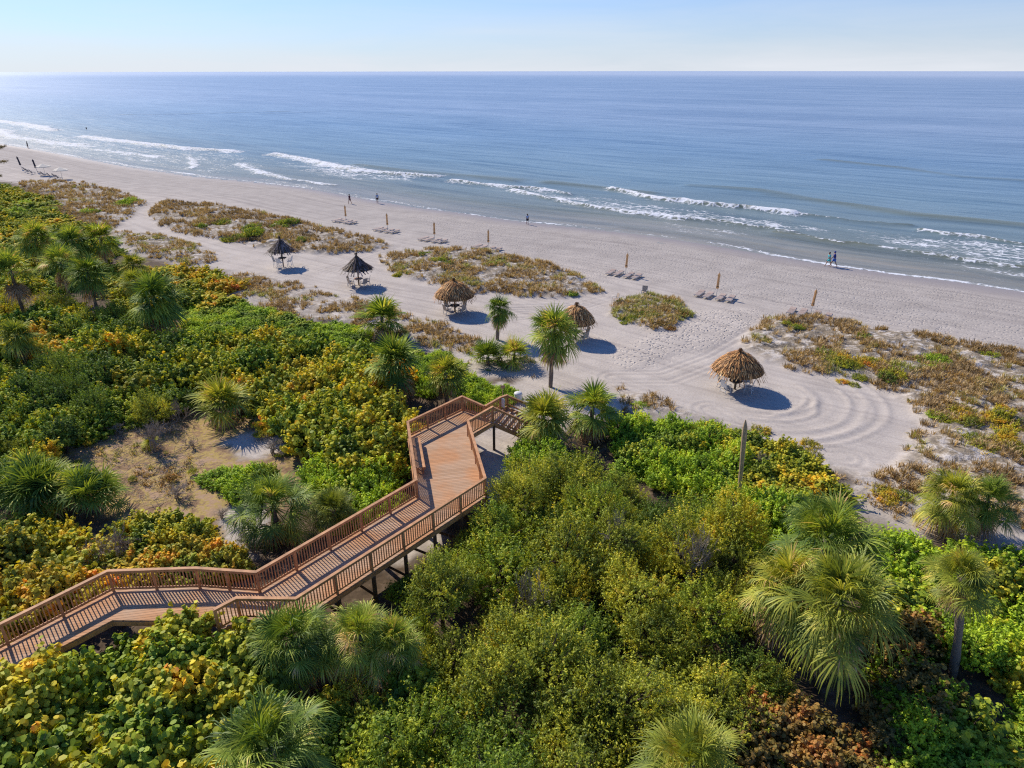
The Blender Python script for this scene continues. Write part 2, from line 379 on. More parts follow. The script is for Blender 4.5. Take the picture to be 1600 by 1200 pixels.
veg = sstep(-1.2, 1.2, psd(gx, gy, VEG)+(fbm(gx*.5, gy*.5, 3, 21)-.45)*4)
clr = sstep(-1, 1.2, psd(gx, gy, CLEAR)+(fbm(gx*.6, gy*.6, 3, 22)-.45)*3)
for p in SANDSPOT:
    s = sstep(-.4, .6, psd(gx, gy, p)+(fbm(gx*1.1, gy*1.1, 3, 25)-.5)*2.0); veg = veg*(1-s); clr = clr*(1-s)
FOOT = PL([(930,560),(1000,500),(1090,480),(1210,470),(1220,500),(1150,560),(1060,600),(960,600),(900,580)])
FOOT2 = PL([(860,470),(1000,440),(1300,500),(1600,560),(1700,500),(1500,445),(1200,400),(1000,372),(700,335),(600,330)])
foot = .13+.87*sstep(-.5, 2.5, psd(gx, gy, FOOT)+(fbm(gx*.3, gy*.3, 3, 31)-.5)*6)+.45*sstep(0, 3, psd(gx, gy, FOOT2))
foot = foot*(1-.8*sstep(-1, .5, 9.3-np.hypot(gx-SWC[0], gy-SWC[1])))*(1-.8*tr)
foot = np.clip(foot*(.45+1.0*fbm(gx*.25, gy*.25, 3, 41)), 0, 1)
wet = (1-sstep(.3, 5.5, d-2.2*(fbm(gx*.06, gy*.06, 3, 51)-.5)))
so = np.stack([(gx-O0[0])*ES[0]+(gy-O0[1])*ES[1], d, gx*0], -1)
me = np_mesh('beach', np.stack([gx, gy, z], -1), gq, {'veg': veg, 'dune': dm, 'wet': wet, 'foot': foot, 'clear': clr, 'track': tr, 'shore': so}, True)
tag(link('ground', me, sand_mat()), 'pale sand beach with low dunes, raked rings and footprints', kind='structure')
# ------------------------------------------------------------------ sea
FOAM = [  # px polyline, half width (m), strength, crest height
 ([(-60,186),(0,189),(40,194),(85,203)], 4.0, 1.0, .5), ([(0,207),(20,214),(60,219),(130,226)], 3.2, .8, .2), ([(-80,196),(0,203),(8,212)], 5, .9, .3),
 ([(130,213),(170,218),(225,224),(300,232),(365,236)], 3.6, .95, .4), ([(60,221),(140,229)], 2.6, .7, .1),
 ([(150,234),(200,239),(245,245)], 2.2, .75, .1), ([(295,244),(305,258),(296,263)], 1.2, .75, .1), ([(370,255),(400,266),(430,276)], 1.6, .75, .15),
 ([(430,241),(470,248),(505,256),(560,266),(620,272),(682,275)], 3.0, 1.0, .45),
 ([(400,268),(450,280),(520,289)], 1.0, .8, .15), ([(705,282),(760,289),(800,293),(850,296),(888,303)], 1.6, .85, .35),
 ([(800,298),(850,309),(900,319),(960,328),(1000,333),(1060,342)], 1.3, .95, .35), ([(1060,342),(1130,347),(1210,358),(1240,362)], .6, .7, .3),
 ([(958,296),(985,302),(1010,308),(1060,315),(1110,320),(1200,329),(1240,334)], 1.5, 1.0, .55),
 ([(1380,388),(1430,395),(1490,403),(1560,413),(1650,425)], .9, .9, .3), ([(1440,360),(1480,366),(1540,372),(1600,382),(1700,396)], 1.1, .75, .35),
 ([(1215,362),(1300,378),(1380,388)], .35, .45, .3), ([(1240,334),(1330,345),(1420,352)], .3, .25, .25),
]
FB = .15
FIELD = [  # px polygon, strength
 ([(0,190),(130,212),(240,226),(390,240),(430,262),(330,274),(240,260),(100,238),(0,222)], .27),
 ([(400,243),(500,258),(680,276),(640,284),(540,280),(440,262)], .40),
 ([(800,290),(900,303),(1000,316),(1120,330),(1230,345),(1330,360),(1240,362),(1080,346),(960,330),(860,312)], .47),
 ([(1010,345),(1120,350),(1230,362),(1150,372),(1060,362)], .36),
 ([(1290,352),(1400,362),(1500,368),(1660,390),(1660,430),(1560,412),(1450,398),(1380,382)], .42),
 ([(1400,395),(1500,408),(1660,430),(1660,450),(1560,436)], .42),
 ([(400,270),(520,292),(560,306),(460,292),(400,284)], .3),
]
SWELL = [([(860,286),(960,297),(1010,302)], .35), ([(1080,290),(1180,297),(1290,315),(1420,335),(1600,352),(1700,360)], .35), ([(1290,250),(1400,262),(1500,276),(1650,286)], .3),
 ([(560,258),(640,268),(720,275),(800,282)], .3), ([(0,162),(120,162),(300,160)], .35), ([(140,180),(300,178),(450,174)], .35), ([(400,178),(520,174),(640,180)], .25),
 ([(1200,303),(1350,325),(1450,340),(1600,352)], .25), ([(1220,366),(1320,382),(1450,396)], .2), ([(980,355),(1080,368),(1200,385)], .18), ([(1250,390),(1400,408),(1600,436)], .15), ([(640,300),(760,316),(860,326),(980,340)], .15)]
S = axis(-12000, 0, [(-2000,2000),(-500,100),(-260,4),(-120,1.0),(90,.55),(130,1.5),(500,40),(3000,600),(14000,2500)])
T = axis(-8, 0, [(70,.55),(130,1.4),(260,5),(700,30),(3000,300),(26000,3000)])
ss, tt, wq = grid_mesh('w', S, T)
wx, wy = O0[0]+ss*ES[0]+tt*ET[0], O0[1]+ss*ES[1]+tt*ET[1]
wd = -shore_d(wx, wy)
foam = np.zeros(len(wx)); wz = np.zeros(len(wx))
nearm = (wd < 330) & (ss > -320) & (ss < 260)
nx_, ny_ = wx[nearm], wy[nearm]; fo = np.zeros(len(nx_)); hz = np.zeros(len(nx_))
wob = (fbm(ss[nearm]*.05, tt[nearm]*.12, 3, 71)-.45)*3.2
wob2 = (fbm(ss[nearm]*.35, tt[nearm]*.35, 3, 73)-.45)*2.4
for pl, hw, st_, hh in FOAM:
    w = PL(pl); lo = (min(q[0] for q in w)-25, max(q[0] for q in w)+25, min(q[1] for q in w)-25, max(q[1] for q in w)+25)
    s = (nx_ > lo[0]) & (nx_ < lo[1]) & (ny_ > lo[2]) & (ny_ < lo[3])
    dd = np.abs(pdist(nx_[s]+wob[s]*.3+wob2[s]*.5, ny_[s]+wob[s]*.5+wob2[s], w)); br = .55+.9*vnoise(ss[nearm][s]*.16, tt[nearm][s]*.1, 91)
    fo[s] = np.maximum(fo[s], (.50+.42*st_)*np.exp(-(dd/(hw*br*1.2))**2)); hz[s] = np.maximum(hz[s], hh*np.exp(-(dd/max(.9, hw*.55))**2)*(.7+.6*br))
for pl, st_ in FIELD:
    w = PL(pl); q = psd(nx_, ny_, w)+wob; fo = np.maximum(fo, (st_+FB*(.2+1.6*fbm(ss[nearm]*.04, tt[nearm]*.12, 3, 77)))*sstep(-4, 4.5, q))
for pl, hh in SWELL:
    w = PL(pl); dd = pdist(nx_, ny_, w); hz = np.maximum(hz, hh*np.exp(-(dd/2.6)**2))
wdn = wd[nearm]
edge = .72*np.exp(-((wdn-.2-1.6*(vnoise(ss[nearm]*.11, ss[nearm]*0, 99)-.3))/.75)**2)*(.35+.9*vnoise(ss[nearm]*.06, ss[nearm]*0, 101))
edge2 = .72*np.exp(-((wdn-.5)/1.6)**2)*(ss[nearm] < -60)
edge = np.maximum(edge, edge2*(.5+.6*vnoise(ss[nearm]*.05, wdn*.2, 103)))
fo = np.maximum(fo, edge)
hz = hz+(fbm(ss[nearm]*.028, tt[nearm]*.15, 3, 111)-.45)*.45*sstep(2, 25, wdn)*(1-sstep(150, 330, wdn)*.7)
hz = hz*sstep(0, 4, wdn)
foam[nearm] = fo; wz[nearm] = hz
wz = wz-.10
def sea_mat():
    m, nt, out = newmat('sea_water'); b = N(nt, 'ShaderNodeBsdfPrincipled')
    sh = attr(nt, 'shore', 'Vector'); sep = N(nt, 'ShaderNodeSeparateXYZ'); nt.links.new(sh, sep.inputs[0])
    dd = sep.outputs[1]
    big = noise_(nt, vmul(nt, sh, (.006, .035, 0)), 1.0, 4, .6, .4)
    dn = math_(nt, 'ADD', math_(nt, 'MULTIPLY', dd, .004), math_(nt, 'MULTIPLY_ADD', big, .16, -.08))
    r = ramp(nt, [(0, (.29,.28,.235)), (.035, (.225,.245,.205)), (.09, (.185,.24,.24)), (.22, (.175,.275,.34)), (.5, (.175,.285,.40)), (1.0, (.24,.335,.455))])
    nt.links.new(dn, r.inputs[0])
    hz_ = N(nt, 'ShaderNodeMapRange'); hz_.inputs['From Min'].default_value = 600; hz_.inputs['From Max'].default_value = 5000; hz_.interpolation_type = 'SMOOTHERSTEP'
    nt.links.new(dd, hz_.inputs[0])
    st = noise_(nt, vmul(nt, sh, (.03, .34, 0)), 1.0, 5, .62, .3)
    r2 = ramp(nt, [(.3, (.62,.68,.74)), (.5, (1,1,1)), (.7, (1.3,1.22,1.16))]); nt.links.new(st, r2.inputs[0])
    c = mixc(nt, 1.0, r.outputs[0], r2.outputs[0], 'MULTIPLY')
    st2 = noise_(nt, vmul(nt, sh, (.0035, .018, 0)), 1.0, 4, .6, .5)
    r7 = ramp(nt, [(.35, (.82,.86,.90)), (.5, (1,1,1)), (.68, (1.22,1.16,1.12))]); nt.links.new(st2, r7.inputs[0])
    c = mixc(nt, 1.0, c, r7.outputs[0], 'MULTIPLY')
    c = mixc(nt, math_(nt, 'MULTIPLY', hz_.outputs[0], .8), c, (.50,.56,.64))  # distance haze painted into the water colour, paler far offshore
    hr = N(nt, 'ShaderNodeMapRange'); hr.inputs['From Min'].default_value = .10; hr.inputs['From Max'].default_value = .36
    nt.links.new(attr(nt, 'hgt'), hr.inputs[0])
    c = mixc(nt, math_(nt, 'MULTIPLY', hr.outputs[0], .6), c, (.15,.16,.09))
    # foam
    fm = attr(nt, 'foam')
    w1 = noise_(nt, vmul(nt, sh, (.9, 1.9, 0)), 1.0, 6, .75, .6)
    vo = N(nt, 'ShaderNodeTexVoronoi'); vo.feature = 'DISTANCE_TO_EDGE'; vo.inputs['Scale'].default_value = .8
    nv = N(nt, 'ShaderNodeTexNoise'); nv.inputs['Scale'].default_value = .8; nv.inputs['Detail'].default_value = 4
    nt.links.new(sh, nv.inputs['Vector']); av = N(nt, 'ShaderNodeVectorMath', operation='ADD'); s2 = N(nt, 'ShaderNodeVectorMath', operation='SCALE'); s2.inputs['Scale'].default_value = 1.6
    nt.links.new(nv.outputs['Color'], s2.inputs[0]); nt.links.new(sh, av.inputs[0]); nt.links.new(s2.outputs[0], av.inputs[1]); nt.links.new(av.outputs[0], vo.inputs['Vector'])
    lace = math_(nt, 'SUBTRACT', 1.0, math_(nt, 'MULTIPLY', vo.outputs['Distance'], 4.5), clamp=True)
    t = math_(nt, 'ADD', math_(nt, 'MULTIPLY', w1, 1.15), math_(nt, 'MULTIPLY', lace, .38))
    w0 = noise_(nt, vmul(nt, sh, (.16, .55, 0)), 1.0, 4, .6, .8)
    t = math_(nt, 'ADD', math_(nt, 'ADD', t, fm), math_(nt, 'MULTIPLY_ADD', w0, 1.5, -.86))
    mr = N(nt, 'ShaderNodeMapRange'); mr.inputs['From Min'].default_value = 1.16; mr.inputs['From Max'].default_value = 1.52
    nt.links.new(t, mr.inputs[0])
    fac = math_(nt, 'MULTIPLY', mr.outputs[0], math_(nt, 'MULTIPLY', fm, 6, clamp=True), clamp=True)
    c = mixc(nt, fac, c, (.74,.77,.80))
    nt.links.new(c, b.inputs['Base Color'])
    nt.links.new(math_(nt, 'MULTIPLY_ADD', fac, .5, .34), b.inputs['Roughness'])
    b.inputs['IOR'].default_value = 1.25; b.inputs['Specular IOR Level'].default_value = .35
    rp = noise_(nt, vmul(nt, sh, (.35, 1.1, 0)), 1.0, 5, .65, .2); rp2 = noise_(nt, vmul(nt, sh, (.06, .35, 0)), 1.0, 3, .5)
    h = math_(nt, 'ADD', math_(nt, 'MULTIPLY', rp, .22), math_(nt, 'MULTIPLY', rp2, .55))
    h = math_(nt, 'ADD', h, math_(nt, 'MULTIPLY', fac, .12))
    bp = N(nt, 'ShaderNodeBump'); bp.inputs['Strength'].default_value = .55; bp.inputs['Distance'].default_value = 1.0
    nt.links.new(h, bp.inputs['Height']); nt.links.new(bp.outputs[0], b.inputs['Normal'])
    nt.links.new(b.outputs[0], out.inputs[0]); return m
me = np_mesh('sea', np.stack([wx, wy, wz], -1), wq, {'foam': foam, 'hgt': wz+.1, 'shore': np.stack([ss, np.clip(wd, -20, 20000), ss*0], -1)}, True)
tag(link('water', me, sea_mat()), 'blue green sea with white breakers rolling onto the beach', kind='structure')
# ------------------------------------------------------------------ leaf meshes
def rot_basis(n, r):
    """n (m,3) normals -> tangent a, b"""
    ref = r.normal(size=n.shape); a = np.cross(n, ref); a /= np.linalg.norm(a, axis=1)[:, None]+1e-9
    return a, np.cross(n, a)
def leaf_cloud(C, Nn, size, asp, r, k=4, crn=None):
    m = len(C); a, b = rot_basis(Nn, r); s = size*r.uniform(.65, 1.25, m)[:, None]
    if k == 4: prof = [(-1, 0), (0, asp), (1, 0), (0, -asp)]
    else: prof = [(math.cos(t)*1.0, math.sin(t)*asp) for t in [2*math.pi*i/k for i in range(k)]]
    V = np.stack([C+s*(a*p+b*q) for p, q in prof], 1).reshape(-1, 3)
    Fq = np.arange(m*k).reshape(m, k)
    rv = r.uniform(0, 1, m) if crn is None else np.clip(.55*r.uniform(0, 1, m)+.45*crn, 0, 1)
    return V, Fq, np.repeat(rv, k), np.repeat(r.uniform(0, 1, m), k)
def shrub_meshes(name, seed, Rr, H, nshoot, nleaf, size, asp, k, slen=.42, upb=.5, bump=.42):
    """leafy shoots fanning out of an uneven dome; the valleys between the bosses stay open and dark"""
    r = np.random.default_rng(seed)
    nb = r.integers(7, 12)                      # bosses (main limbs) of different height
    ba = r.uniform(0, 2*math.pi, nb); be = np.arcsin(r.uniform(.12, 1, nb)); bl = r.uniform(.62, 1.08, nb); bw = r.uniform(.30, .62, nb)
    BD = np.stack([np.cos(ba)*np.cos(be), np.sin(ba)*np.cos(be), np.sin(be)], -1)
    sd = r.normal(size=(nshoot, 3)); sd[:, 2] = np.abs(sd[:, 2])*.9+.02; sd /= np.linalg.norm(sd, axis=1)[:, None]
    ang = np.arccos(np.clip(sd @ BD.T, -1, 1)); env = (bl*np.exp(-(ang/bw)**2)).max(1)
    rho = (1-bump)+bump*env*1.25; rho = rho*(.80+.12*r.uniform(0, 1, nshoot))
    deep = r.uniform(0, 1, nshoot) < .30; rho = np.where(deep, rho*r.uniform(.55, .9, nshoot), rho)
    tipd = sd+np.array([0, 0, .55])+r.normal(size=sd.shape)*.38; tipd /= np.linalg.norm(tipd, axis=1)[:, None]
    base = sd*rho[:, None]*np.array([Rr, Rr, H])
    base[:, 2] = np.maximum(base[:, 2]-slen*.35, .02)
    SL = slen*r.uniform(.5, 1.35, nshoot)
    per = max(6, nleaf//nshoot); si = np.repeat(np.arange(nshoot), per); m = len(si)
    f = np.tile((np.arange(per)+.5)/per, nshoot)+r.normal(size=m)*.04
    bend = r.normal(size=(nshoot, 3))*.18
    C = base[si]+tipd[si]*(SL[si]*f)[:, None]+bend[si]*(SL[si]*f**2)[:, None]
    ld = r.normal(size=(m, 3)); ld /= np.linalg.norm(ld, axis=1)[:, None]
    C = C+ld*(size*r.uniform(.5, 1.9, m))[:, None]*(1.15-.5*f)[:, None]
    C[:, 2] = np.maximum(C[:, 2], .03)
    nn = ld*.9+sd[si]*.35+np.array([0, 0, upb]); nn /= np.linalg.norm(nn, axis=1)[:, None]
    crn = np.clip(r.uniform(0, 1, nshoot)*.55+.45*((ang.argmin(1)*0.37) % 1), 0, 1)[si]
    V, Fq, a1, a2 = leaf_cloud(C, nn, size, asp, r, k, crn)
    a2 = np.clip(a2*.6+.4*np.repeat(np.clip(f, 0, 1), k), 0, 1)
    fol = np_mesh(name+'_foliage', V, Fq, {'rnd': a1, 'rnd2': a2})
    mb = MB()
    for q in range(nb):
        e = Vector(BD[q]*bl[q]*np.array([Rr, Rr, H])*.8); b0 = Vector((e.x*.1, e.y*.1, -.15)); mid = b0.lerp(e, .5)+Vector(r.normal(size=3)*.06*Rr)
        mb.tube([b0, mid, e], [.04*Rr, .026*Rr, .012*Rr], 5)
    pick = r.choice(nshoot, min(nshoot, 150), replace=False)
    for q in pick:
        p0 = Vector(base[q]); p1 = Vector(base[q]+tipd[q]*SL[q]*.9); mb.tube([p0-(p1-p0)*.6, p1], [.008, .004], 3, False)
    for q in range(10):                         # bare dead twigs poking out
        z_ = r.integers(0, nshoot); p0 = Vector(base[z_]); p1 = p0+Vector(tipd[z_]*SL[z_]*1.7); mb.tube([p0, p0.lerp(p1, .5)+Vector(r.normal(size=3)*.05), p1], [.012, .009, .004], 3, False)
    return fol, mb.mesh(name+'_stems')
KIN = {}
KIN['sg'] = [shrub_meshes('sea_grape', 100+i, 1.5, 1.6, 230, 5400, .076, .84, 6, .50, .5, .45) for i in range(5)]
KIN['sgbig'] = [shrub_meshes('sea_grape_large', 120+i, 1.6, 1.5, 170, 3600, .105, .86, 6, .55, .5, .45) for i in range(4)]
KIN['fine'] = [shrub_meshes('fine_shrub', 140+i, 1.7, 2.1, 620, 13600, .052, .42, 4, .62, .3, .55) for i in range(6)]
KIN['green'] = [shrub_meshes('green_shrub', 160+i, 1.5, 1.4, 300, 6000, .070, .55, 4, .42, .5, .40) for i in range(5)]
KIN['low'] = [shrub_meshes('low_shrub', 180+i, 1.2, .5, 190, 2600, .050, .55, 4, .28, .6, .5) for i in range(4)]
def twig_mesh(seed, H=1.6):
    r = np.random.default_rng(seed); mb = MB()
    def br(p, dvec, L, rad, dep):
        q = p+dvec*L; m_ = p.lerp(q, .5)+Vector(r.normal(size=3)*L*.07)
        mb.tube([p, m_, q], [rad, rad*.8, rad*.55], 4, False)
        if dep == 0: return
        for _ in range(r.integers(2, 5)):
            nd = (dvec+Vector(r.normal(size=3)*.55)+Vector((0, 0, .1))).normalized()
            br(p.lerp(q, r.uniform(.45, 1)), nd, L*r.uniform(.5, .8), rad*.55, dep-1)
    for _ in range(6):
        br(Vector(r.normal(size=3)*.06)*Vector((1,1,0)).length, Vector((r.normal()*.45, r.normal()*.45, 1)).normalized(), H*.42, .028*H, 4)
    return mb.mesh('bare_branches')
TWIG = [twig_mesh(300+i) for i in range(3)]
KINDNAME = {'sg': 'sea_grape_shrub', 'sgbig': 'sea_grape_shrub', 'fine': 'leafy_tree', 'green': 'green_shrub', 'low': 'low_shrub'}
proto_done = {}
DECK = [(-21.6,14.0),(-18.0,18.6),(-16.0,20.9),(-11.75,20.85),(-11.5,20.30),(-10.9,20.93),(-8.50,20.88),(-1.31,29.68),(-2.57,36.02),(-1.14,37.87),(-.30,40.2),(-1.72,38.38),(-3.19,39.42),(-6.24,35.88),(-4.95,29.53),(-10.65,22.56),(-13.26,22.82),(-16.87,22.65),(-19.32,19.62),(-23.05,15.05)]
placed = []
cnt = {}
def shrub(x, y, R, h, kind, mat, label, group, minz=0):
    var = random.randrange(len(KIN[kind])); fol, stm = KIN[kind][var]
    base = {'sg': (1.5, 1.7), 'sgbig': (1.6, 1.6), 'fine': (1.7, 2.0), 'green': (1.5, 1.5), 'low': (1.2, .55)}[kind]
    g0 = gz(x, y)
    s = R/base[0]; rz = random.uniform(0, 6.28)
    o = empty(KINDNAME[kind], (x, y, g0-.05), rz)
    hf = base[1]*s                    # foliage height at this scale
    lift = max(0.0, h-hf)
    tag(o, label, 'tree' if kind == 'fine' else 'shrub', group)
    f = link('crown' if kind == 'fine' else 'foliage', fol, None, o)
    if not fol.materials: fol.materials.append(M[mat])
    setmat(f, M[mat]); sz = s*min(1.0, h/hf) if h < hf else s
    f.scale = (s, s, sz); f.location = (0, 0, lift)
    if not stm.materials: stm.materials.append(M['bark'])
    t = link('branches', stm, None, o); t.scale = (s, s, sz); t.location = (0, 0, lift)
    if lift > .5:
        mb = MB(); mb.tube([(0,0,-.1), (.1,.06,lift*.5), (0,0,lift+.3)], [.10, .08, .05], 7)
        for k in range(3):
            a = k*2.1+.4; mb.tube([(0,0,lift*.35), (math.cos(a)*R*.3, math.sin(a)*R*.3, lift+.2*hf)], [.06, .03], 5)
        mb.build('trunk', M['bark'], o)
    placed.append((x, y, R)); return o
RSC = {1:1.25, 2:1.3, 5:1.4, 7:1.3, 8:1.2, 9:1.3, 12:1.25, 16:1.25, 10:1.2, 19:1.2, 20:1.2, 18:1.15, 6:1.15}
PALMXY = []
def region(px, ztop, mix, Rr, label, group, spacing=.98, seed=1, jit=.5, avoid=.55, maxn=400, own=True):
    """fill a real patch of ground with plants; mix: list of (weight, kind, mat)"""
    rr = random.Random(seed); w = PL(px, ztop*.7)
    kf = RSC.get(seed, 1.0); Rr = (Rr[0]*kf, Rr[1]*kf)
    xs = [p[0] for p in w]; ys = [p[1] for p in w]; pts = []
    for _ in range(3500):
        x, y = rr.uniform(min(xs), max(xs)), rr.uniform(min(ys), max(ys))
        if not inside(np.array([x]), np.array([y]), w)[0]: continue
        R = rr.uniform(*Rr)
        dk = pdist(np.array([x]), np.array([y]), DECK, True)[0]
        if inside(np.array([x]), np.array([y]), DECK)[0] or dk < R*avoid+.15: continue
        if any((x-a_)**2+(y-b_)**2 < (.72*q_+.28*R)**2 or (abs(x-a_) < .6*q_ and 0 < b_-y < q_*1.1) for a_, b_, q_ in PALMXY): continue
        if any((x-a)**2+(y-b)**2 < (spacing*(R+q)/2)**2 for a, b, q in pts): continue
        pts.append((x, y, R))
        if len(pts) >= maxn: break
    for x, y, R in pts:
        u = rr.random()*sum(m_[0] for m_ in mix)
        for m_ in mix:
            u -= m_[0]
            if u <= 0: break
        h = ztop*rr.uniform(1-jit, 1.0)
        shrub(x, y, R, h, m_[1], m_[2], label.replace('{}', {'sg_yellow': 'yellow green', 'sg_orange': 'orange tinged', 'sg_green': 'mid green', 'bright': 'bright green', 'olive': 'olive green', 'dark': 'dark green', 'rust': 'rusty brown'}[m_[2]]), group+' ('+m_[2].replace('_', ' ')+')')
    return len(pts)
# ------------------------------------------------------------------ palms
def frond(mb_list, base, azim, elev, plen, flen, r, nseg=24, droop=.5, wid=.027):
    """fan leaf: petiole curve then pointed segments; appends quads as arrays"""
    V, Q, A = mb_list
    d = np.array([math.cos(azim)*math.cos(elev), math.sin(azim)*math.cos(elev), math.sin(elev)])
    side = np.array([-math.sin(azim), math.cos(azim), 0.0])
    up = np.cross(d, side)*-1
    if up[2] < 0: up = -up
    up = np.cross(side, d)*-1 if np.cross(side, d)[2] < 0 else np.cross(side, d)
    g = np.array([0, 0, -1.0])
    hst = base+d*plen+g*plen*.12
    w = .018
    n0 = len(V)
    V += [base-side*w, base+side*w, hst+side*w, hst-side*w]; Q.append((n0, n0+1, n0+2, n0+3)); A += [(.3, .5)]*4
    tint = r.uniform(0, 1); tw = r.normal()*.35; droop = droop*r.uniform(.6, 1.7)
    for i in range(nseg):
        th = (i/(nseg-1)-.5)*R_(225)+r.normal()*.05
        if r.uniform() < .06: continue
        fold = .38*abs(math.sin(th))+tw*math.sin(th)                 # V-shaped blade
        sd = d*math.cos(th)+side*math.sin(th)+up*fold*.5+g*.02
        sd /= np.linalg.norm(sd)
        L = flen*(.80+.25*math.cos(th*.75))*r.uniform(.88, 1.08)
        nrm = np.cross(sd, up); nn = np.linalg.norm(nrm)
        nrm = nrm/nn if nn > .05 else side
        wv = nrm*wid*(flen/.9)
        dr = droop*r.uniform(.7, 1.35)
        p0 = hst; p1 = hst+sd*L*.42+g*L*.03*dr; p2 = hst+sd*L*.74+g*L*.16*dr; sd2 = sd*(1-.55*min(1, dr))+g*.75*dr; sd2 /= np.linalg.norm(sd2)
        p3 = p2+sd2*L*.34
        n0 = len(V)
        V += [p0-wv*.25, p0+wv*.25, p1+wv*1.3, p1-wv*1.3, p2+wv*.9, p2-wv*.9, p3+wv*.12, p3-wv*.12]
        Q += [(n0, n0+1, n0+2, n0+3), (n0+3, n0+2, n0+4, n0+5), (n0+5, n0+4, n0+6, n0+7)]
        b_ = np.clip(tint*.6+r.uniform(0, .4), 0, 1); A += [(b_, r.uniform(0, 1)*.6+.2)]*8
def crown_mesh(name, seed, nf=40, plen=1.0, flen=.92, lo=-42, hi=84, droop=.75, nseg=20, heads=1, spread=.0, wid=.027):
    r = np.random.default_rng(seed); V, Q, A = [], [], []
    for h in range(heads):
        off = np.array([r.normal()*spread, r.normal()*spread, abs(r.normal())*spread*.5]) if heads > 1 else np.zeros(3)
        for i in range(nf):
            f = (i+.5)/nf; el = R_(hi+(lo-hi)*f**.85+r.normal()*13); az = i*2.39996+r.normal()*.42
            frond((V, Q, A), off+np.array([0, 0, .12*(1-f)]), az, el, plen*r.uniform(.45, 1.1)*(.65+.4*f), flen*r.uniform(.85, 1.2), r, nseg, droop*(.35+.9*f), wid)
    A = np.array(A)
    return np_mesh(name, np.array(V), np.array(Q), {'rnd': A[:, 0], 'rnd2': A[:, 1]})
def skirt_mesh(name, seed, nf=12, ln=1.0, top=0.0):
    r = np.random.default_rng(seed); V, Q, A = [], [], []
    for i in range(nf):
        frond((V, Q, A), np.array([0, 0, top-.1-.25*r.uniform()]), i*2.39996+r.normal()*.2, R_(r.uniform(-78, -48)), .55*ln, .72*ln, r, 13, .9)
    A = np.array(A); return np_mesh(name, np.array(V), np.array(Q), {'rnd': A[:, 0], 'rnd2': A[:, 1]})
CRN = [crown_mesh('palm_crown', 400+i, (44, 38, 48, 36, 44, 38)[i], lo=(-42, -30, -50, -38, -46, -25)[i], droop=(.75, .6, .9, .7, 1.0, .6)[i]) for i in range(6)]
CRNUP = [crown_mesh('upright_palm_crown', 420+i, 26, .95, .98, -20, 86, .5) for i in range(3)]
CRNCL = [crown_mesh('palmetto_clump', 440+i, 14, .85, .85, -12, 82, .55, 18, 5, .6) for i in range(2)]
CRNFINE = [crown_mesh('fine_palm_crown', 480+i, (56, 48, 60, 50)[i], 1.15, .74, lo=(-48, -40, -55, -35)[i], droop=(1.15, .9, 1.25, 1.0)[i], nseg=30, wid=.0165) for i in range(4)]
SKT = [skirt_mesh('dead_fronds', 460+i, 15) for i in range(3)]
PG = 'cabbage palms around the boardwalk and dunes'
def palm(u, v, z, R, label, kind='round', mat='palm', skirt=1, base=None, lean=None, cat='palm tree', trunkr=.15, name='palm_tree', tilt=0):
    x, y = P(u, v, z)
    bx, by = (x, y) if base is None else P(*base)
    g0 = gz(bx, by)
    o = empty(name, (bx, by, g0), 0); tag(o, label, cat)
    top = Vector((x-bx, y-by, z-g0-.15*R))
    s = R*1.12/1.85
    src = {'round': CRN, 'up': CRNUP, 'clump': CRNCL}[kind]
    if v > 700 and kind != 'clump': src = CRNFINE
    cm = random.choice(src)
    if not cm.materials: cm.materials.append(M['palm'])
    c = link('crown', cm, None, o); setmat(c, M[mat]); c.location = top; c.scale = (s, s, s); c.rotation_euler = (random.uniform(-.2, .2), random.uniform(-.2, .2)+tilt, random.uniform(0, 6.28))
    if skirt:
        k = link('dead_fronds', random.choice(SKT), M['dead'], o); k.location = top-Vector((0, 0, .12*s)); q = s*(.85+.22*skirt); k.scale = (q*.9, q*.9, q); k.rotation_euler = (0, 0, random.uniform(0, 6.28))
    if top.z > .5:
        mb = MB(); npt = 9; pts = []; rd = []
        for i in range(npt):
            f = i/(npt-1); pts.append(Vector((top.x*f**1.3, top.y*f**1.3, top.z*f-.15*(1-f)))); rd.append(trunkr*(1.12-.22*f)*(1+.10*((i*7) % 3-1)))
        mb.tube(pts, rd, 10)
        for i in range(int(top.z*5)):     # boot stubs near the top
            f = max(.45, 1-(i/(top.z*5))*.6); a = i*2.4; p = Vector((top.x*f**1.3, top.y*f**1.3, top.z*f))
            mb.tube([p, p+Vector((math.cos(a)*.2, math.sin(a)*.2, .16))], [.035, .015], 4)
        mb.build('trunk', M['palmtrunk'], o, True)
    placed.append((x, y, R*.6)); PALMXY.append((x, y, R)); return o
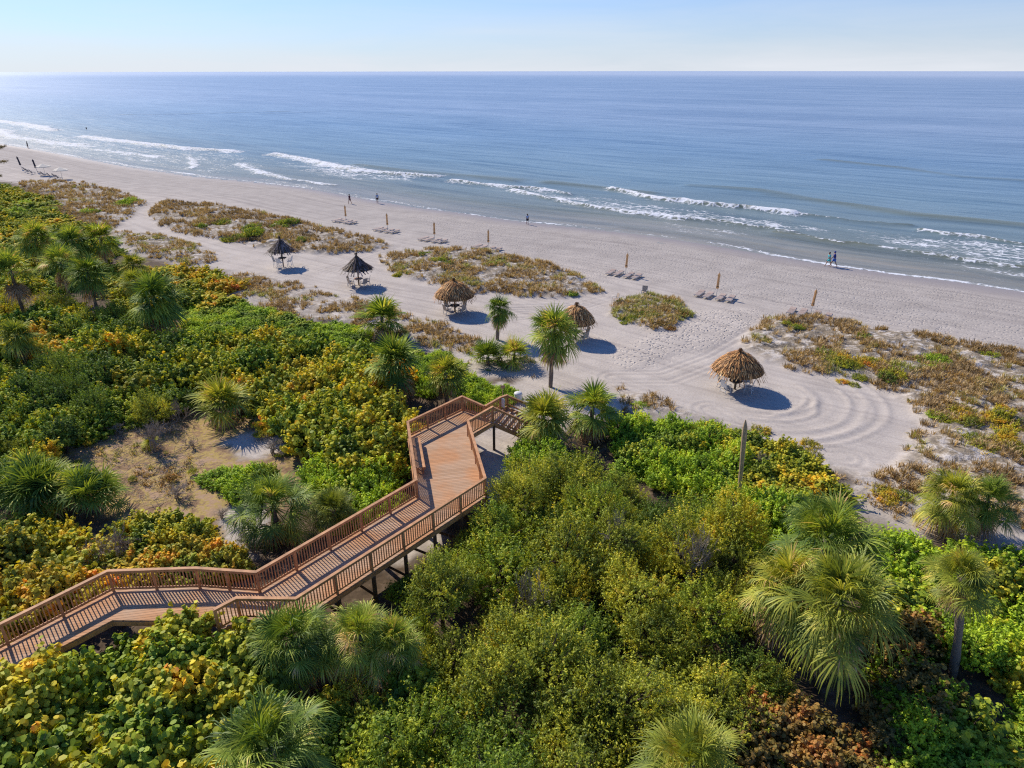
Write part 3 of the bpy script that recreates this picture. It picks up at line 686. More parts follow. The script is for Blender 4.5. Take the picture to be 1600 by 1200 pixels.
PALMS = [
 (866,510,4.75,2.2,'tall cabbage palm with hanging brown fronds in front of a half hidden thatched umbrella','round','palm',2,(860,605)),
 (780,477,3.2,1.5,'slim cabbage palm on a bare trunk standing on the open sand beyond the platform','round','palm',2,(777,531)),
 (596,490,2.4,2.4,'round cabbage palm at the sandy edge below the grey thatched umbrella','round','palm',1,None),
 (620,558,3.5,2.35,'shaggy cabbage palm rising out of the yellow thicket behind the platform','round','palm',2,None),
 (696,578,2.6,1.75,'small cabbage palm growing just behind the back corner of the platform','round','palm_light',1,None),
 (762,553,1.0,1.9,'left one of two low palm clumps at the foot of the slim palm','up','palm',1,None),
 (803,549,1.1,1.8,'right one of two low palm clumps at the foot of the slim palm','up','palm',1,None),
 (926,630,2.5,2.05,'rounded cabbage palm beside the bright green vines right of the stairs','round','palm',2,None),
 (849,646,2.4,2.05,'pale cabbage palm leaning over the boardwalk stairs','round','palm_light',2,None),
 (240,458,4.1,2.8,'big dark cabbage palm with a long skirt standing alone in the thicket','round','palm',3,None),
 (135,420,4.9,2.28,'cabbage palm with a brown skirt in front of the left grove','round','palm',2,None),
 (92,405,4.6,2.28,'dark cabbage palm in the middle of the left grove','round','palm',1,None),
 (54,368,4.4,2.52,'cabbage palm at the far back of the left grove','round','palm',1,None),
 (155,366,4.2,2.52,'cabbage palm at the seaward tip of the left grove','round','palm',1,None),
 (112,372,4.2,2.28,'cabbage palm just behind the seaward tip of the left grove','round','palm',1,None),
 (15,418,4.8,2.4,'cabbage palm at the left picture edge in the grove','round','palm',2,None),
 (207,410,3.4,1.8,'bright cabbage palm between the left grove and the orange shrubs','round','palm_light',1,None),
 (208,437,2.6,1.6,'small cabbage palm touching the big dark solitary one','round','palm_light',1,None),
 (24,520,3.4,1.7,'light green cabbage palm on a grey trunk at the left edge','round','palm_light',1,None),
 (345,622,1.9,2.2,'cabbage palm with open fan leaves at the back of the sandy clearing','up','palm_light',2,None),
 (40,765,1.3,2.1,'left clump of the wide palmetto thicket below the clearing','clump','palm',0,None),
 (88,748,1.4,2.0,'rear clump of the wide palmetto thicket below the clearing','clump','palm',0,None),
 (140,770,1.2,1.8,'right clump of the wide palmetto thicket below the clearing','clump','palm',0,None),
 (425,783,2.3,2.3,'full cabbage palm with brown underside beside the ramp railing','round','palm',2,None),
 (520,790,1.5,1.5,'small pale cabbage palm tucked against the ramp railing','round','palm_light',0,None),
 (455,990,2.9,1.95,'large cabbage palm in front of the ramp at the bottom edge','up','palm',2,None),
 (560,985,2.9,1.6,'cabbage palm with upright fans beside the piles at the bottom edge','up','palm',2,None),
 (612,1000,2.4,1.5,'small palm touching the olive tree at the bottom edge','up','palm',0,None),
 (1295,832,4.4,2.6,'big dense cabbage palm behind another at the lower right','round','palm',1,None),
 (1315,930,4.6,2.6,'biggest cabbage palm in the foreground with long drooping fronds','round','palm_light',1,None),
 (1232,905,3.9,1.9,'brown edged palm squeezed left of the biggest foreground palm','round','palm_light',3,None),
 (1490,768,2.6,1.9,'greyish cabbage palm at the edge of the right hand sand','round','palm_light',2,None),
 (1545,775,2.4,1.7,'cabbage palm overlapping the greyish one at the edge of the right hand sand','round','palm',2,None),
 (1505,893,5.0,1.4,'yellow green cabbage palm on a long bare trunk at the lower right','round','palm_light',1,(1488,1058)),
]
for u, v, z, R, lb, kd, mt, sk, bs in PALMS: palm(u, v, z, R, lb, kd, mt, sk, bs)
PALMXY.append((17.7,19.0,1.9)); PALMXY.append((17.7,17.6,1.6))
palm(420,1160,3.4,2.1,'cabbage palm nearest the viewer left of centre','round','palm',1)
palm(1080,1190,3.6,2.0,'cabbage palm nearest the viewer right of centre','round','palm_light',1)
palm(235,690,.5,.6,'tiny young palm in the sandy clearing','up','palm_light',0, name='young_palm')
# ------------------------------------------------------------------ vegetation regions
Y_, O_, G_, B_, L_, D_, U_ = 'sg_yellow', 'sg_orange', 'sg_green', 'bright', 'olive', 'dark', 'rust'
region([(-60,300),(0,284),(55,300),(105,335),(150,370),(190,400),(190,440),(110,430),(-60,440)], 2.0, [(3,'sg',Y_),(1,'green',B_),(1,'green',G_)], (1.8,2.8), '{} shrub on the far left slope beside the beach chairs', 'shrubs on the far left slope', 1.0, 1)
region([(180,415),(250,408),(300,414),(352,430),(345,458),(290,466),(200,470)], 2.0, [(1,'sg',O_),(4,'sg',Y_)], (1.5,2.1), '{} sea grape between the big dark palm and the sand path', 'sea grape beside the big dark palm', .95, 2)
region([(285,472),(350,462),(430,480),(465,496),(560,505),(640,528),(600,545),(430,512),(300,512)], 1.0, [(3,'green',B_),(1,'sg',G_)], (1.1,1.7), '{} low shrub along the seaward edge of the thicket', 'low shrubs along the seaward edge of the thicket', .85, 3)
region([(640,540),(690,545),(745,592),(700,612),(650,600)], 1.2, [(3,'green',B_),(1,'sg',Y_)], (1.0,1.5), '{} shrub behind the platform beside the small palm', 'shrubs behind the platform', .9, 4)
region([(300,512),(430,512),(560,532),(600,560),(645,640),(640,700),(510,690),(470,640),(400,600),(330,575),(290,560)], 3.0, [(6,'sg',Y_),(1,'sg',O_),(3,'sg',G_)], (1.2,1.8), '{} sea grape in the thicket left of the platform', 'sea grape thicket left of the platform', .85, 5)
region([(520,670),(640,650),(640,760),(560,790),(500,770),(500,720)], 2.0, [(3,'green',B_),(2,'sg',G_)], (1.1,1.6), '{} shrub pressed against the left side of the platform', 'shrubs against the left side of the platform', .85, 6)
region([(-60,450),(90,455),(180,470),(290,520),(300,560),(240,580),(120,590),(-60,560)], 3.0, [(1,'sg',O_),(3,'sg',Y_),(2,'green',D_),(2,'fine',L_),(1,'sg',G_)], (1.4,2.1), '{} shrub in the mixed thicket behind the clearing', 'mixed thicket behind the clearing', .92, 7)
region([(-60,560),(120,600),(240,590),(300,600),(240,625),(150,640),(60,690),(10,720),(-60,750)], 2.6, [(2,'green',G_),(3,'green',D_),(2,'sg',G_),(1,'sg',Y_),(1,'fine',L_)], (1.2,1.8), '{} shrub between the clearing and the left edge', 'shrubs between the clearing and the left edge', .9, 8)
region([(30,565),(110,540),(160,555),(150,615),(60,640)], 3.0, [(3,'fine',D_),(1,'green',D_)], (1.5,2.0), '{} tall shrub shading the back left of the clearing', 'dark shrubs at the back left of the clearing', .9, 31)
region([(-60,810),(30,800),(100,815),(185,850),(160,895),(60,945),(-60,990)], 2.5, [(4,'sg',O_),(2,'sg',Y_)], (1.1,1.6), '{} sea grape behind the boardwalk at the left edge', 'sea grape behind the boardwalk at the left edge', .85, 9)
region([(200,812),(255,792),(300,815),(360,875),(240,885),(230,840)], 1.5, [(3,'sg',Y_),(1,'sg',O_)], (1.0,1.35), '{} sea grape behind the level railing left of the ramp', 'sea grape behind the level railing', .85, 10)
region([(325,728),(395,718),(425,738),(365,762)], 1.4, [(3,'green',B_),(1,'green',G_)], (1.0,1.4), '{} shrub at the right side of the clearing', 'shrubs at the right side of the clearing', .9, 11)
region([(-80,1050),(60,995),(130,965),(200,965),(290,952),(350,962),(400,1010),(430,1090),(400,1230),(-80,1230)], 3.3, [(3,'sgbig',Y_),(4,'sgbig',G_)], (1.1,1.6), '{} large leaved sea grape in front of the boardwalk at the bottom left', 'sea grape in front of the boardwalk', .8, 12, avoid=.42)
region([(430,1050),(650,1060),(700,1230),(400,1230)], 2.2, [(3,'sg',G_),(2,'fine',L_)], (1.1,1.6), '{} shrub around the foreground palms below the ramp', 'shrubs around the foreground palms', .95, 13)
region([(700,860),(760,800),(800,725),(870,705),(970,720),(1100,760),(1180,800),(1185,900),(1160,1060),(1000,1230),(640,1230),(610,1080),(620,950)], 4.1, [(7,'fine',L_),(2,'fine',G_),(1,'fine',D_),(1,'fine',Y_)], (1.4,2.3), '{} small leaved tree in the broad canopy right of the ramp', 'small leaved trees right of the ramp', .95, 14, jit=.5)
region([(960,652),(1040,642),(1130,655),(1160,690),(1150,750),(1050,740),(980,710)], 1.9, [(4,'green',B_),(1,'sg',G_)], (1.1,1.6), '{} shrub between the broad canopy and the sand path', 'shrubs between the broad canopy and the sand path', .85, 15)
region([(1110,655),(1170,675),(1230,690),(1300,722),(1300,752),(1200,770),(1165,740)], 1.5, [(2,'sg',O_),(4,'sg',Y_)], (1.0,1.5), '{} sea grape beside the raked sand rings', 'sea grape beside the raked sand rings', .85, 16)
region([(1170,765),(1260,765),(1300,795),(1210,850),(1170,840)], 2.4, [(3,'green',B_),(2,'sg',G_)], (1.1,1.5), '{} shrub between the dead trunk and the big palms', 'shrubs between the dead trunk and the big palms', .88, 17)
region([(1400,815),(1480,838),(1600,850),(1680,860),(1680,1230),(1450,1230),(1430,1050),(1410,900)], 2.1, [(5,'green',B_),(1,'sg',G_),(1,'sg',Y_)], (1.1,1.7), '{} shrub around the long trunked palm at the right edge', 'shrubs around the long trunked palm', .85, 18)
region([(1160,870),(1230,930),(1210,1230),(1120,1230),(1165,1000)], 2.0, [(2,'sg',U_),(1,'fine',L_)], (.9,1.3), '{} shrub in the dark gap beside the biggest palm', 'shrubs in the dark gap beside the biggest palm', 1.05, 19)
region([(1400,900),(1470,930),(1470,1230),(1230,1230),(1240,1080),(1400,1060)], 1.8, [(3,'sg',U_),(1,'green',D_),(2,'sg',G_)], (1.0,1.5), '{} shrub at the foot of the biggest palm', 'shrubs at the foot of the biggest palm', .95, 20)
region([(735,598),(790,596),(812,612),(790,618),(740,628)], 1.0, [(3,'green',B_)], (.8,1.1), '{} shrub at the head of the stairs', 'shrubs at the head of the stairs', .85, 21, avoid=.7)
region([(800,690),(850,680),(900,690),(900,720),(820,740)], 2.2, [(3,'green',B_),(1,'fine',L_)], (1.0,1.4), '{} shrub under the pale palm beside the stairs', 'shrubs under the pale palm', .95, 22, avoid=.75)
region([(598,905),(625,868),(690,828),(752,792),(790,775),(780,800),(700,860),(640,925)], 1.7, [(3,'green',G_),(2,'fine',L_)], (.7,1.0), '{} low shrub among the supports along the right side of the ramp', 'low shrubs among the supports of the ramp', .9, 41, avoid=.5)
region([(330,965),(400,960),(470,950),(560,900),(600,880),(600,920),(520,960),(420,1000)], 1.9, [(2,'sg',G_),(1,'fine',L_)], (.8,1.1), '{} shrub between the foreground palms and the ramp railing', 'shrubs between the foreground palms and the ramp', .9, 42, avoid=.5)
# low dune plants, each seen on its own
CWD = {'rust': 'rusty', 'olive': 'olive', 'sg_yellow': 'yellow green'}
LOWS = [(1310,563,1.9,Y_),(1345,572,2.0,O_),(1385,580,1.9,Y_),(1330,590,1.2,Y_),(1467,570,1.9,B_),(1440,562,.9,B_),(1535,652,1.9,O_),(1575,668,2.1,Y_),(1500,660,1.3,Y_),(1590,700,1.9,O_),(1545,690,1.5,Y_),(1380,768,1.3,O_),(1410,772,.9,Y_),
 (1240,478+30,1.3,G_),(895,458,1.0,B_),(780,412,1.4,B_),(655,398,1.6,G_),(210,318,3.0,B_),(152,331,2.2,B_),(405,365,4.0,G_),(330,352,2.6,G_),(370,372,2.4,Y_),(455,352,2.6,G_),(480,375,1.6,G_),(690,410,1.4,G_),(630,425,1.3,Y_),(1550,555,1.0,G_),(1350,530,1.0,G_),
 (1010,492,1.3,G_),(1050,485,1.3,U_),(985,498,1.1,G_),(1035,505,1.2,U_),(1460,652,.8,B_),(1000,632,.8,B_),(1190,668,1.0,O_),(1260,700,1.4,O_),(1230,722,1.4,Y_)]
CW = {O_: 'orange tinged', Y_: 'yellow green', B_: 'bright green', G_: 'mid green', U_: 'rusty brown'}
def zone(u, v):
    if v > 740: return 'in the sand strip above the big right hand palms'
    if u > 1480 and v > 640: return 'at the right edge of the far dune field'
    if u > 1170 and v > 655: return 'bordering the raked rings'
    if u > 1200: return 'in the dune field beyond the raked rings'
    if 940 < u < 1090 and v < 520: return 'on the round dune island'
    if u > 940: return 'beside the path near the round umbrella'
    if u > 590: return 'on the dune between the thatched umbrellas and the loungers'
    if u > 230: return 'on the dune behind the leftmost grey thatched umbrella'
    return 'on the far left dune'
for i, (u, v, R, mt) in enumerate(LOWS):
    x, y = P(u, v, .3)
    nsub = 1 if R < 1.1 else 4
    for q_ in range(nsub): shrub(x+(random.uniform(-.75,.75)*R if nsub > 1 else 0), y+(random.uniform(-.75,.75)*R if nsub > 1 else 0), R*(1 if nsub == 1 else random.uniform(.4,.72)), R*(.42 if nsub == 1 else random.uniform(.2,.34)), 'low', mt, f'{CW[mt]} low plant {zone(u,v)}', 'low dune plants ('+CW[mt]+') '+zone(u, v))
# bare and dead shrubs
BARE = [(235,680,2.4,'leafless dark shrub standing in the middle of the clearing'),(275,640,1.8,'tangle of grey branches at the back of the clearing'),(150,862,2.2,'bare grey branches above the corner of the boardwalk railing'),(190,850,1.9,'pile of grey twigs behind the level railing'),(400,620,1.8,'grey leafless shrub in the yellow thicket'),(250,590,1.8,'grey leafless shrub left of the clearing palm'),
 (1190,720,1.3,'grey brush beside the dead trunk'),(880,690,1.8,'dry brush under the rounded palm'),(575,720,1.5,'grey branches beside the platform bench'),(1080,880,4.6,'bare branches sticking out of the broad canopy'),(960,850,4.4,'thin bare branches in the middle of the broad canopy'),(830,930,4.3,'thin bare branches at the left of the broad canopy'),(385,840,1.2,'pale dry brush beside the full palm at the ramp')]
for i, (u, v, h, lb) in enumerate(BARE):
    x, y = P(u, v, h*.5); o = link('bare_shrub', TWIG[i % 3], M['twig'] if i else M['twig']); o.location = (x, y, gz(x, y)); o.rotation_euler = (0, 0, i*1.3); s = h/1.6*(1 if h < 3 else 1); o.scale = ((s*.8, s*.8, s) if h < 3 else (s*.42, s*.42, s)); tag(o, lb, 'bare shrub')
DRY = [(300,620),(330,650),(372,640),(405,655),(440,660),(455,690),(425,700),(290,600),(215,655),(180,668),(262,670),(300,690),(345,800),(365,815),(395,850),(170,890),(205,842),(420,640),(360,610),(150,650),(320,860),(275,770)]
for i, (u, v) in enumerate(DRY):
    x, y = P(u, v, .4); o = link('dry_shrub', TWIG[(i*2) % 3], M['twig']); setmat(o, M['twig']); s = random.uniform(.45, .85); o.location = (x, y, gz(x, y)); o.rotation_euler = (0, 0, i*2.1); o.scale = (s*1.3, s*1.3, s*.8)
    tag(o, 'small dry leafless bush around the edge of the sandy clearing', 'dry bush', 'small dry bushes around the sandy clearing')
for i, (u, v, R_s, mt) in enumerate(((268,745,.5,'rust'),(300,735,.45,'olive'),(140,690,.5,'sg_yellow'),(405,680,.6,'olive'),(225,640,.9,'olive'),(330,625,.9,'olive'),(440,625,.8,'sg_yellow'),(205,745,.35,'olive'),(120,720,.4,'sg_yellow'))):
    x, y = P(u, v, .3); shrub(x, y, R_s, R_s*1.0, 'low', mt, CWD[mt]+' sparse plant scattered in the sandy clearing', 'sparse plants in the sandy clearing ('+CWD[mt]+')')
# dead palm trunk
x, y = P(1153, 797); mb = MB(); tx, ty = P(1165, 656, 5.55)
pts = [Vector(((tx-x)*f, (ty-y)*f, -.2+5.75*f)) for f in (0, .15, .35, .55, .72, .85, .93, 1)]
mb.tube(pts, [.12,.11,.11,.12,.13,.145,.125,.03], 9)
o = mb.build('dead_palm_trunk', M['deadtrunk']); o.location = (x, y, gz(x, y)); tag(o, 'tall weathered branchless trunk with a pointed top beside the orange shrubs', 'dead tree')
# fallen branches on the clearing floor
mb = MB(); r = np.random.default_rng(5)
cw = PL([(90,700),(200,660),(290,670),(330,740),(260,800),(130,760)])
k = 0
while k < 900:
    x = r.uniform(min(p[0] for p in cw), max(p[0] for p in cw)); y = r.uniform(min(p[1] for p in cw), max(p[1] for p in cw))
    if not inside(np.array([x]), np.array([y]), cw)[0]: continue
    a = r.uniform(0, 6.28); L = r.uniform(.15, .7); mb.tube([(x, y, .03), (x+L*math.cos(a), y+L*math.sin(a), .05+r.uniform(0, .15))], [.012, .006], 3, False); k += 1
tag(mb.build('leaf_litter', M['twig']), 'grey twigs and litter strewn over the floor of the clearing', 'litter', kind='stuff')
# ------------------------------------------------------------------ dune grass (uncountable)
def grass_patch(poly, dens, hgt, label, seed, mask=True, mat='dgrass', nb=(10, 22)):
    r = np.random.default_rng(seed); xs = [p[0] for p in poly]; ys = [p[1] for p in poly]
    A = (max(xs)-min(xs))*(max(ys)-min(ys)); n = int(A*dens)
    x = r.uniform(min(xs), max(xs), n); y = r.uniform(min(ys), max(ys), n)
    q = psd(x, y, poly)+(fbm(x*.5, y*.5, 3, 5)-.45)*2.2
    clump = fbm(x*.55, y*.55, 3, seed+70)
    ok = (q > .1) & (r.uniform(0, 1, n) < (1.0 if 'island' in label else sstep(.31, .52, clump)))
    x, y, clump = x[ok], y[ok], clump[ok]
    if len(x) == 0: return
    z = ground(x, y)
    nbl = r.integers(nb[0], nb[1], len(x)); idx = np.repeat(np.arange(len(x)), nbl); m = len(idx)
    a = r.uniform(0, 2*math.pi, m); rad = r.uniform(0, .22, m); ts = (r.uniform(.6, 1.25, len(x)))[idx]
    bx = x[idx]+rad*np.cos(a); by = y[idx]+rad*np.sin(a); bz = z[idx]-.03
    L = hgt*ts*r.uniform(.5, 1.15, m); lean = r.uniform(.15, 1.0, m); a2 = a+r.normal(size=m)*.5
    dx, dy = np.cos(a2), np.sin(a2); w = .016+.010*r.uniform(0, 1, m); px, py = -dy*w, dx*w
    m1 = np.stack([bx+dx*L*lean*.35, by+dy*L*lean*.35, bz+L*.62], -1); tip = np.stack([bx+dx*L*lean, by+dy*L*lean, bz+L*(1.05-.55*lean)], -1)
    b0 = np.stack([bx, by, bz], -1); off = np.stack([px, py, px*0], -1)
    V = np.stack([b0-off, b0+off, m1+off*.9, m1-off*.9, tip], 1).reshape(-1, 3)
    i0 = np.arange(m)*5
    Q = np.stack([i0, i0+1, i0+2, i0+3], -1); T_ = np.stack([i0+3, i0+2, i0+4], -1)
    cr = np.repeat(np.clip(.5*r.uniform(0, 1, len(x))[idx]+.5*r.uniform(0, 1, m), 0, 1), 5)
    me = np_mesh('dune_grass', V, [Q, T_], {'rnd': cr, 'rnd2': np.repeat(r.uniform(0, 1, m), 5)})
    tag(link('dune_grass', me, M[mat]), label, 'dune grass', kind='stuff')
GL = {'a': ('brown and green dune grass on the far left dune', 4.0, .6), 'b': ('dune grass on the long dune behind the grey thatched umbrellas', 5.6, .6), 'c': ('sparse dune grass inside the bend of the sand track', 4.7, .5), 'd': ('dune grass on the dune between the thatched umbrellas and the loungers', 7.0, .55),
      'e': ('dune grass covering the round dune island', 8, .5), 'f': ('dry brown grass band between the thicket and the sand path', 10.1, .5), 'g': ('dune grass across the wide dune field right of the raked rings', 9.3, .55), 'h': ('dry grass strip beside the sand path near the green vines', 8.5, .45), 'i': ('sparse dry grass in the sand strip above the big right hand palms', 5.4, .4)}
for i, (k, (lb, dn, hg)) in enumerate(GL.items()): grass_patch(DUNEW[k], dn, hg, lb, 500+i)
grass_patch(PL([(900,560),(880,590),(830,600),(820,570),(700,575),(690,555),(760,560),(840,560)]), 2.0, .4, 'sparse grass on the sand between the slim palm and the tall palm', 540)
grass_patch(PL([(110,690),(200,700),(300,690),(310,760),(250,790),(180,740)]), 6.0, .26, 'yellowed grass on the floor of the clearing', 541, nb=(14, 26))
# ------------------------------------------------------------------ thatched umbrellas
def thatch_mesh(name, seed, R, zr, za, kind):
    r = np.random.default_rng(seed); V, Q, A = [], [], []
    def prof(t):   # t 0 apex .. 1 rim
        if kind == 'round': return R*(t**.78), zr+(za-zr)*(1-t**1.42)
        return R*(t**.95), zr+(za-zr)*(1-t)**1.25
    rows = 15 if kind == 'round' else 9
    for i in range(rows):
        t0 = .04+.90*i/rows; n = int((46 if kind == 'round' else 26)*(.35+t0*1.5))
        for k in range(n):
            a = 2*math.pi*(k+r.uniform())/n; tt = t0+r.uniform(-.03, .03); L = r.uniform(.09, .21)*(1.2 if kind == 'round' else 1.9)
            if i == rows-1: L *= 1.3
            ra, z0 = prof(max(.01, tt)); rb, z1 = prof(tt+L)
            da = r.normal()*.05; w = r.uniform(.015, .04)*(1 if kind == 'round' else 2.1)
            lift = r.uniform(-.01, .10)
            p0 = np.array([ra*math.cos(a), ra*math.sin(a), z0+.02]); p1 = np.array([rb*math.cos(a+da), rb*math.sin(a+da), z1+lift-(.10 if tt+L > 1 else 0)*r.uniform(.3, 1.6)])
            sd = np.array([-math.sin(a), math.cos(a), 0]); n0 = len(V)
            V += [p0-sd*w*.6, p0+sd*w*.6, p1+sd*w+np.array([0,0,r.normal()*.012]), p1-sd*w+np.array([0,0,r.normal()*.012])]; Q.append((n0, n0+1, n0+2, n0+3)); A += [(r.uniform(), r.uniform())]*4
    A = np.array(A); me = np_mesh(name, np.array(V), np.array(Q), {'rnd': A[:, 0], 'rnd2': A[:, 1]})
    ub = MB(); pr = [prof(t) for t in np.linspace(.02, 1.0, 9)]
    ub.lathe([(a_*.97, b_-.03) for a_, b_ in pr]+[(pr[-1][0]*.8, pr[-1][1]-.06)], 28)
    tp = MB(); rr_ = np.random.default_rng(seed+1)
    for k in range(60 if kind == 'round' else 26):
        a = rr_.uniform(0, 6.28); q = rr_.uniform(.12, .30); tp.tube([(0,0,za-.05), (math.cos(a)*q*.5, math.sin(a)*q*.5, za+.16+rr_.uniform(0, .12)), (math.cos(a)*q, math.sin(a)*q, za-.02+rr_.uniform(-.06, .14))], [.02, .016, .006], 3, False)
    tp.tube([(0,0,za-.1), (0,0,za+.22)], [.12, .05], 8)
    return me, ub.mesh(name+'_base', True), tp.mesh(name+'_tuft')
def palapa(i, kind, R, zr, za, label, tabz, mat):
    x, y = PAL[i]; g0 = gz(x, y)
    o = empty('thatched_umbrella', (x, y, g0)); tag(o, label, 'thatched umbrella')
    me, ub, tp = thatch_mesh('thatch', 600+i*10, R, zr, za, kind)
    t = link('thatch_roof', me, M[mat], o); link('roof_lining', ub, M['thatch_dark'], t); link('top_tuft', tp, M['thatch_tan' if kind == 'round' else 'thatch_grey'], t)
    mb = MB(); mb.tube([(0,0,-.3), (0,0,1.2), (0,0,za-.1)], [.085, .08, .07], 12); mb.build('pole', M['postwood'], o, True)
    rb = MB()
    for k in range(10):
        a = k*math.pi/5; rb.beam((0, 0, za-.3), (math.cos(a)*R*.9, math.sin(a)*R*.9, zr+.02), .04, .05)
    rb.build('rafters', M['postwood'], o)
    tb = MB(); tb.lathe([(.085, tabz), (.5, tabz), (.5, tabz-.035), (.085, tabz-.035)], 24)
    tt_ = tb.build('table', M['postwood'] if i == 1 else M['railwood'] if i == 2 else M['pilewood'], o)
    br = MB()
    for k in range(4):
        a = k*math.pi/2+.4; br.beam((math.cos(a)*.08, math.sin(a)*.08, tabz-.32), (math.cos(a)*.4, math.sin(a)*.4, tabz-.05), .03, .03)
    br.build('table_brace', M['postwood'], tt_)
    return o
palapa(1, 'cone', 1.62, 2.05, 3.55, 'grey thatched umbrella over a tall table, farthest from the boardwalk', 1.15, 'thatch_grey')
palapa(2, 'cone', 1.72, 1.95, 3.45, 'grey thatched umbrella with wooden table and pale chairs at the bend in the path', .80, 'thatch_grey')
palapa(3, 'round', 2.02, 1.74, 3.25, 'brown thatched umbrella left of the slim palm', .75, 'thatch_tan')
palapa(4, 'round', 1.75, 1.75, 3.2, 'tan thatched umbrella half hidden behind the tall palm', .75, 'thatch_tan')
palapa(5, 'round', 1.95, 1.66, 3.08, 'golden thatched umbrella at the centre of the raked sand rings', .75, 'thatch_tan')
# chairs
def make_chair(tall=0.0, fr='alu', fab='sling'):
    o = empty('patio_chair', (0,0,0)); sh = .44+tall
    s = MB(); s.box((0,0,sh), (.50,.48,.035)); s.build('seat', M[fab], o)
    b = MB(); b.beam((0,-.24,sh+.02), (0,-.36,sh+.60), .50, .03, up=(0,1,0)); b.build('backrest', M[fab], o)
    for sx in (-1, 1):
        l = MB(); l.beam((sx*.27,.26,0), (sx*.27,.22,sh+.2), .035, .035, up=(0,1,0)); l.build('leg', M[fr], o)
        l = MB(); l.beam((sx*.27,-.30,0), (sx*.27,-.22,sh), .035, .035, up=(0,1,0)); l.beam((sx*.27,-.22,sh), (sx*.27,-.37,sh+.62), .035, .035, up=(0,1,0)); l.build('leg', M[fr], o)
        a = MB(); a.beam((sx*.27,.24,sh+.21), (sx*.27,-.30,sh+.24), .05, .03); a.build('armrest', M[fr], o)
    st = MB()
    st.beam((-.27,.24,.16+tall*.6), (.27,.24,.16+tall*.6), .03, .03); st.beam((-.27,-.27,.16+tall*.6), (.27,-.27,.16+tall*.6), .03, .03); st.build('stretcher', M[fr], o)
    return o
CH0 = make_chair(); CH1 = make_chair(.30, 'whiteplastic', 'whiteplastic'); CH2 = make_chair(0, 'whiteplastic', 'whiteplastic')
usedc = set()
def chair(proto, x, y, face, label, group=None):
    o = proto if id(proto) not in usedc else copy_tree(proto); usedc.add(id(proto))
    o.location = (x, y, gz(x, y)); o.rotation_euler = (0, 0, face-math.pi/2); tag(o, label, 'chair', group); return o
UN = {1: 'the farthest thatched umbrella', 2: 'the grey umbrella at the bend', 3: 'the brown umbrella near the slim palm', 4: 'the umbrella behind the tall palm', 5: 'the golden umbrella in raked rings'}
def chairs(i, proto, adj, angs, rad=1.0):
    pos = {0: 'right', 1: 'far right', 2: 'far', 3: 'far left', 4: 'left', 5: 'near left', 6: 'near', 7: 'near right'}
    for a in angs:
        x, y = PAL[i][0]+rad*math.cos(R_(a)), PAL[i][1]+rad*math.sin(R_(a))
        side = pos[int(round((a % 360)/45)) % 8]
        chair(proto, x, y, R_(a+180), f'{adj} chair on the {side} side under {UN[i]}', 'chairs under the thatched umbrellas')
chairs(1, CH1, 'tall white', (180, 0, 262), .85)
chairs(2, CH0, 'pale sling', (172, 8, 222, 318), .95)
chairs(3, CH0, 'pale sling', (140, 40, 220, 320), .95)
chairs(4, CH0, 'pale sling', (20, 135, 315), .95)
chairs(5, CH2, 'white', (150, 30, 210, 330), 1.0)
for u, v, a, lb in ((961,474,200,'lone wooden chair on the sand left of the round dune island'), (1006,464,250,'lone chair behind the round dune island')):
    x, y = P(u, v); chair(CH0, x, y, R_(a), lb)
# ------------------------------------------------------------------ closed umbrellas and loungers
def make_umb(mat='umb', h=2.65):
    o = empty('closed_umbrella', (0,0,0)); mb = MB(); mb.tube([(0,0,-.3), (0,0,h)], .028, 8); mb.build('pole', M['alu'], o)
    c = MB(); n = 16; prof = [(1.02,.10), (.13,.13), (.11,.17), (.10,.13), (.35,.12)]
    zz = [(.93,.13), (1.05,.17), (1.2,.13), (1.6,.125), (2.0,.115), (2.2,.12), (2.35,.15), (2.5,.09), (2.62,.02)]
    vs = []
    for z_, r_ in zz:
        for k in range(n):
            q = r_*.82*(1.22 if k % 2 else .82); vs.append((q*math.cos(2*math.pi*k/n), q*math.sin(2*math.pi*k/n), z_*h/2.65))
    fs = [(i*n+k, i*n+(k+1) % n, (i+1)*n+(k+1) % n, (i+1)*n+k) for i in range(len(zz)-1) for k in range(n)]
    c.add(vs, fs); cl = c.build('folded_canopy', M[mat], o)
    t = MB(); t.tube([(0,0,h-.05), (0,0,h+.09)], [.03, .012], 8); t.build('finial', M['postwood'], o)
    s = MB(); s.lathe([(.14,1.13), (.145,1.16), (.14,1.19)], 14); s.build('strap', M['postwood'], cl)
    return o
def make_lounger(fab='slingpink'):
    o = empty('sun_lounger', (0,0,0)); f = MB()
    for sx in (-1, 1): f.beam((sx*.30,-.95,.24), (sx*.30,.95,.24), .05, .06)
    for y_ in (-.95, .95): f.beam((-.32,y_,.24), (.32,y_,.24), .05, .06)
    f.build('frame', M['alu'], o)
    s = MB()
    for k in range(14): s.box((0,-.90+k*.09,.275), (.58,.075,.02))
    s.build('seat_webbing', M[fab], o)
    b = MB(); b.beam((0,.35,.28), (0,.97,.34), .58, .03, up=(0,0,1)); b.build('backrest', M[fab], o)
    for sx in (-1, 1):
        for y_ in (-.7, .7): l = MB(); l.beam((sx*.30,y_,0), (sx*.30,y_,.24), .045, .045, up=(0,1,0)); l.build('leg', M['alu'], o)
    return o
SD = Vector((.825,-.565,0)); SEA = Vector((.565,.825,0)); SROT = math.atan2(SD.y, SD.x)
U0 = make_umb(); LG0 = make_lounger()
UMB = [(541,347),(606,361),(679,376),(763,389),(977,430),(1119,464),(1266,492)]
ORD = ['farthest left', 'second from the left', 'third from the left', 'fourth from the left', 'third from the right', 'second from the right', 'farthest right']
LORD = ['leftmost', 'second', 'third', 'rightmost']
firstL = True
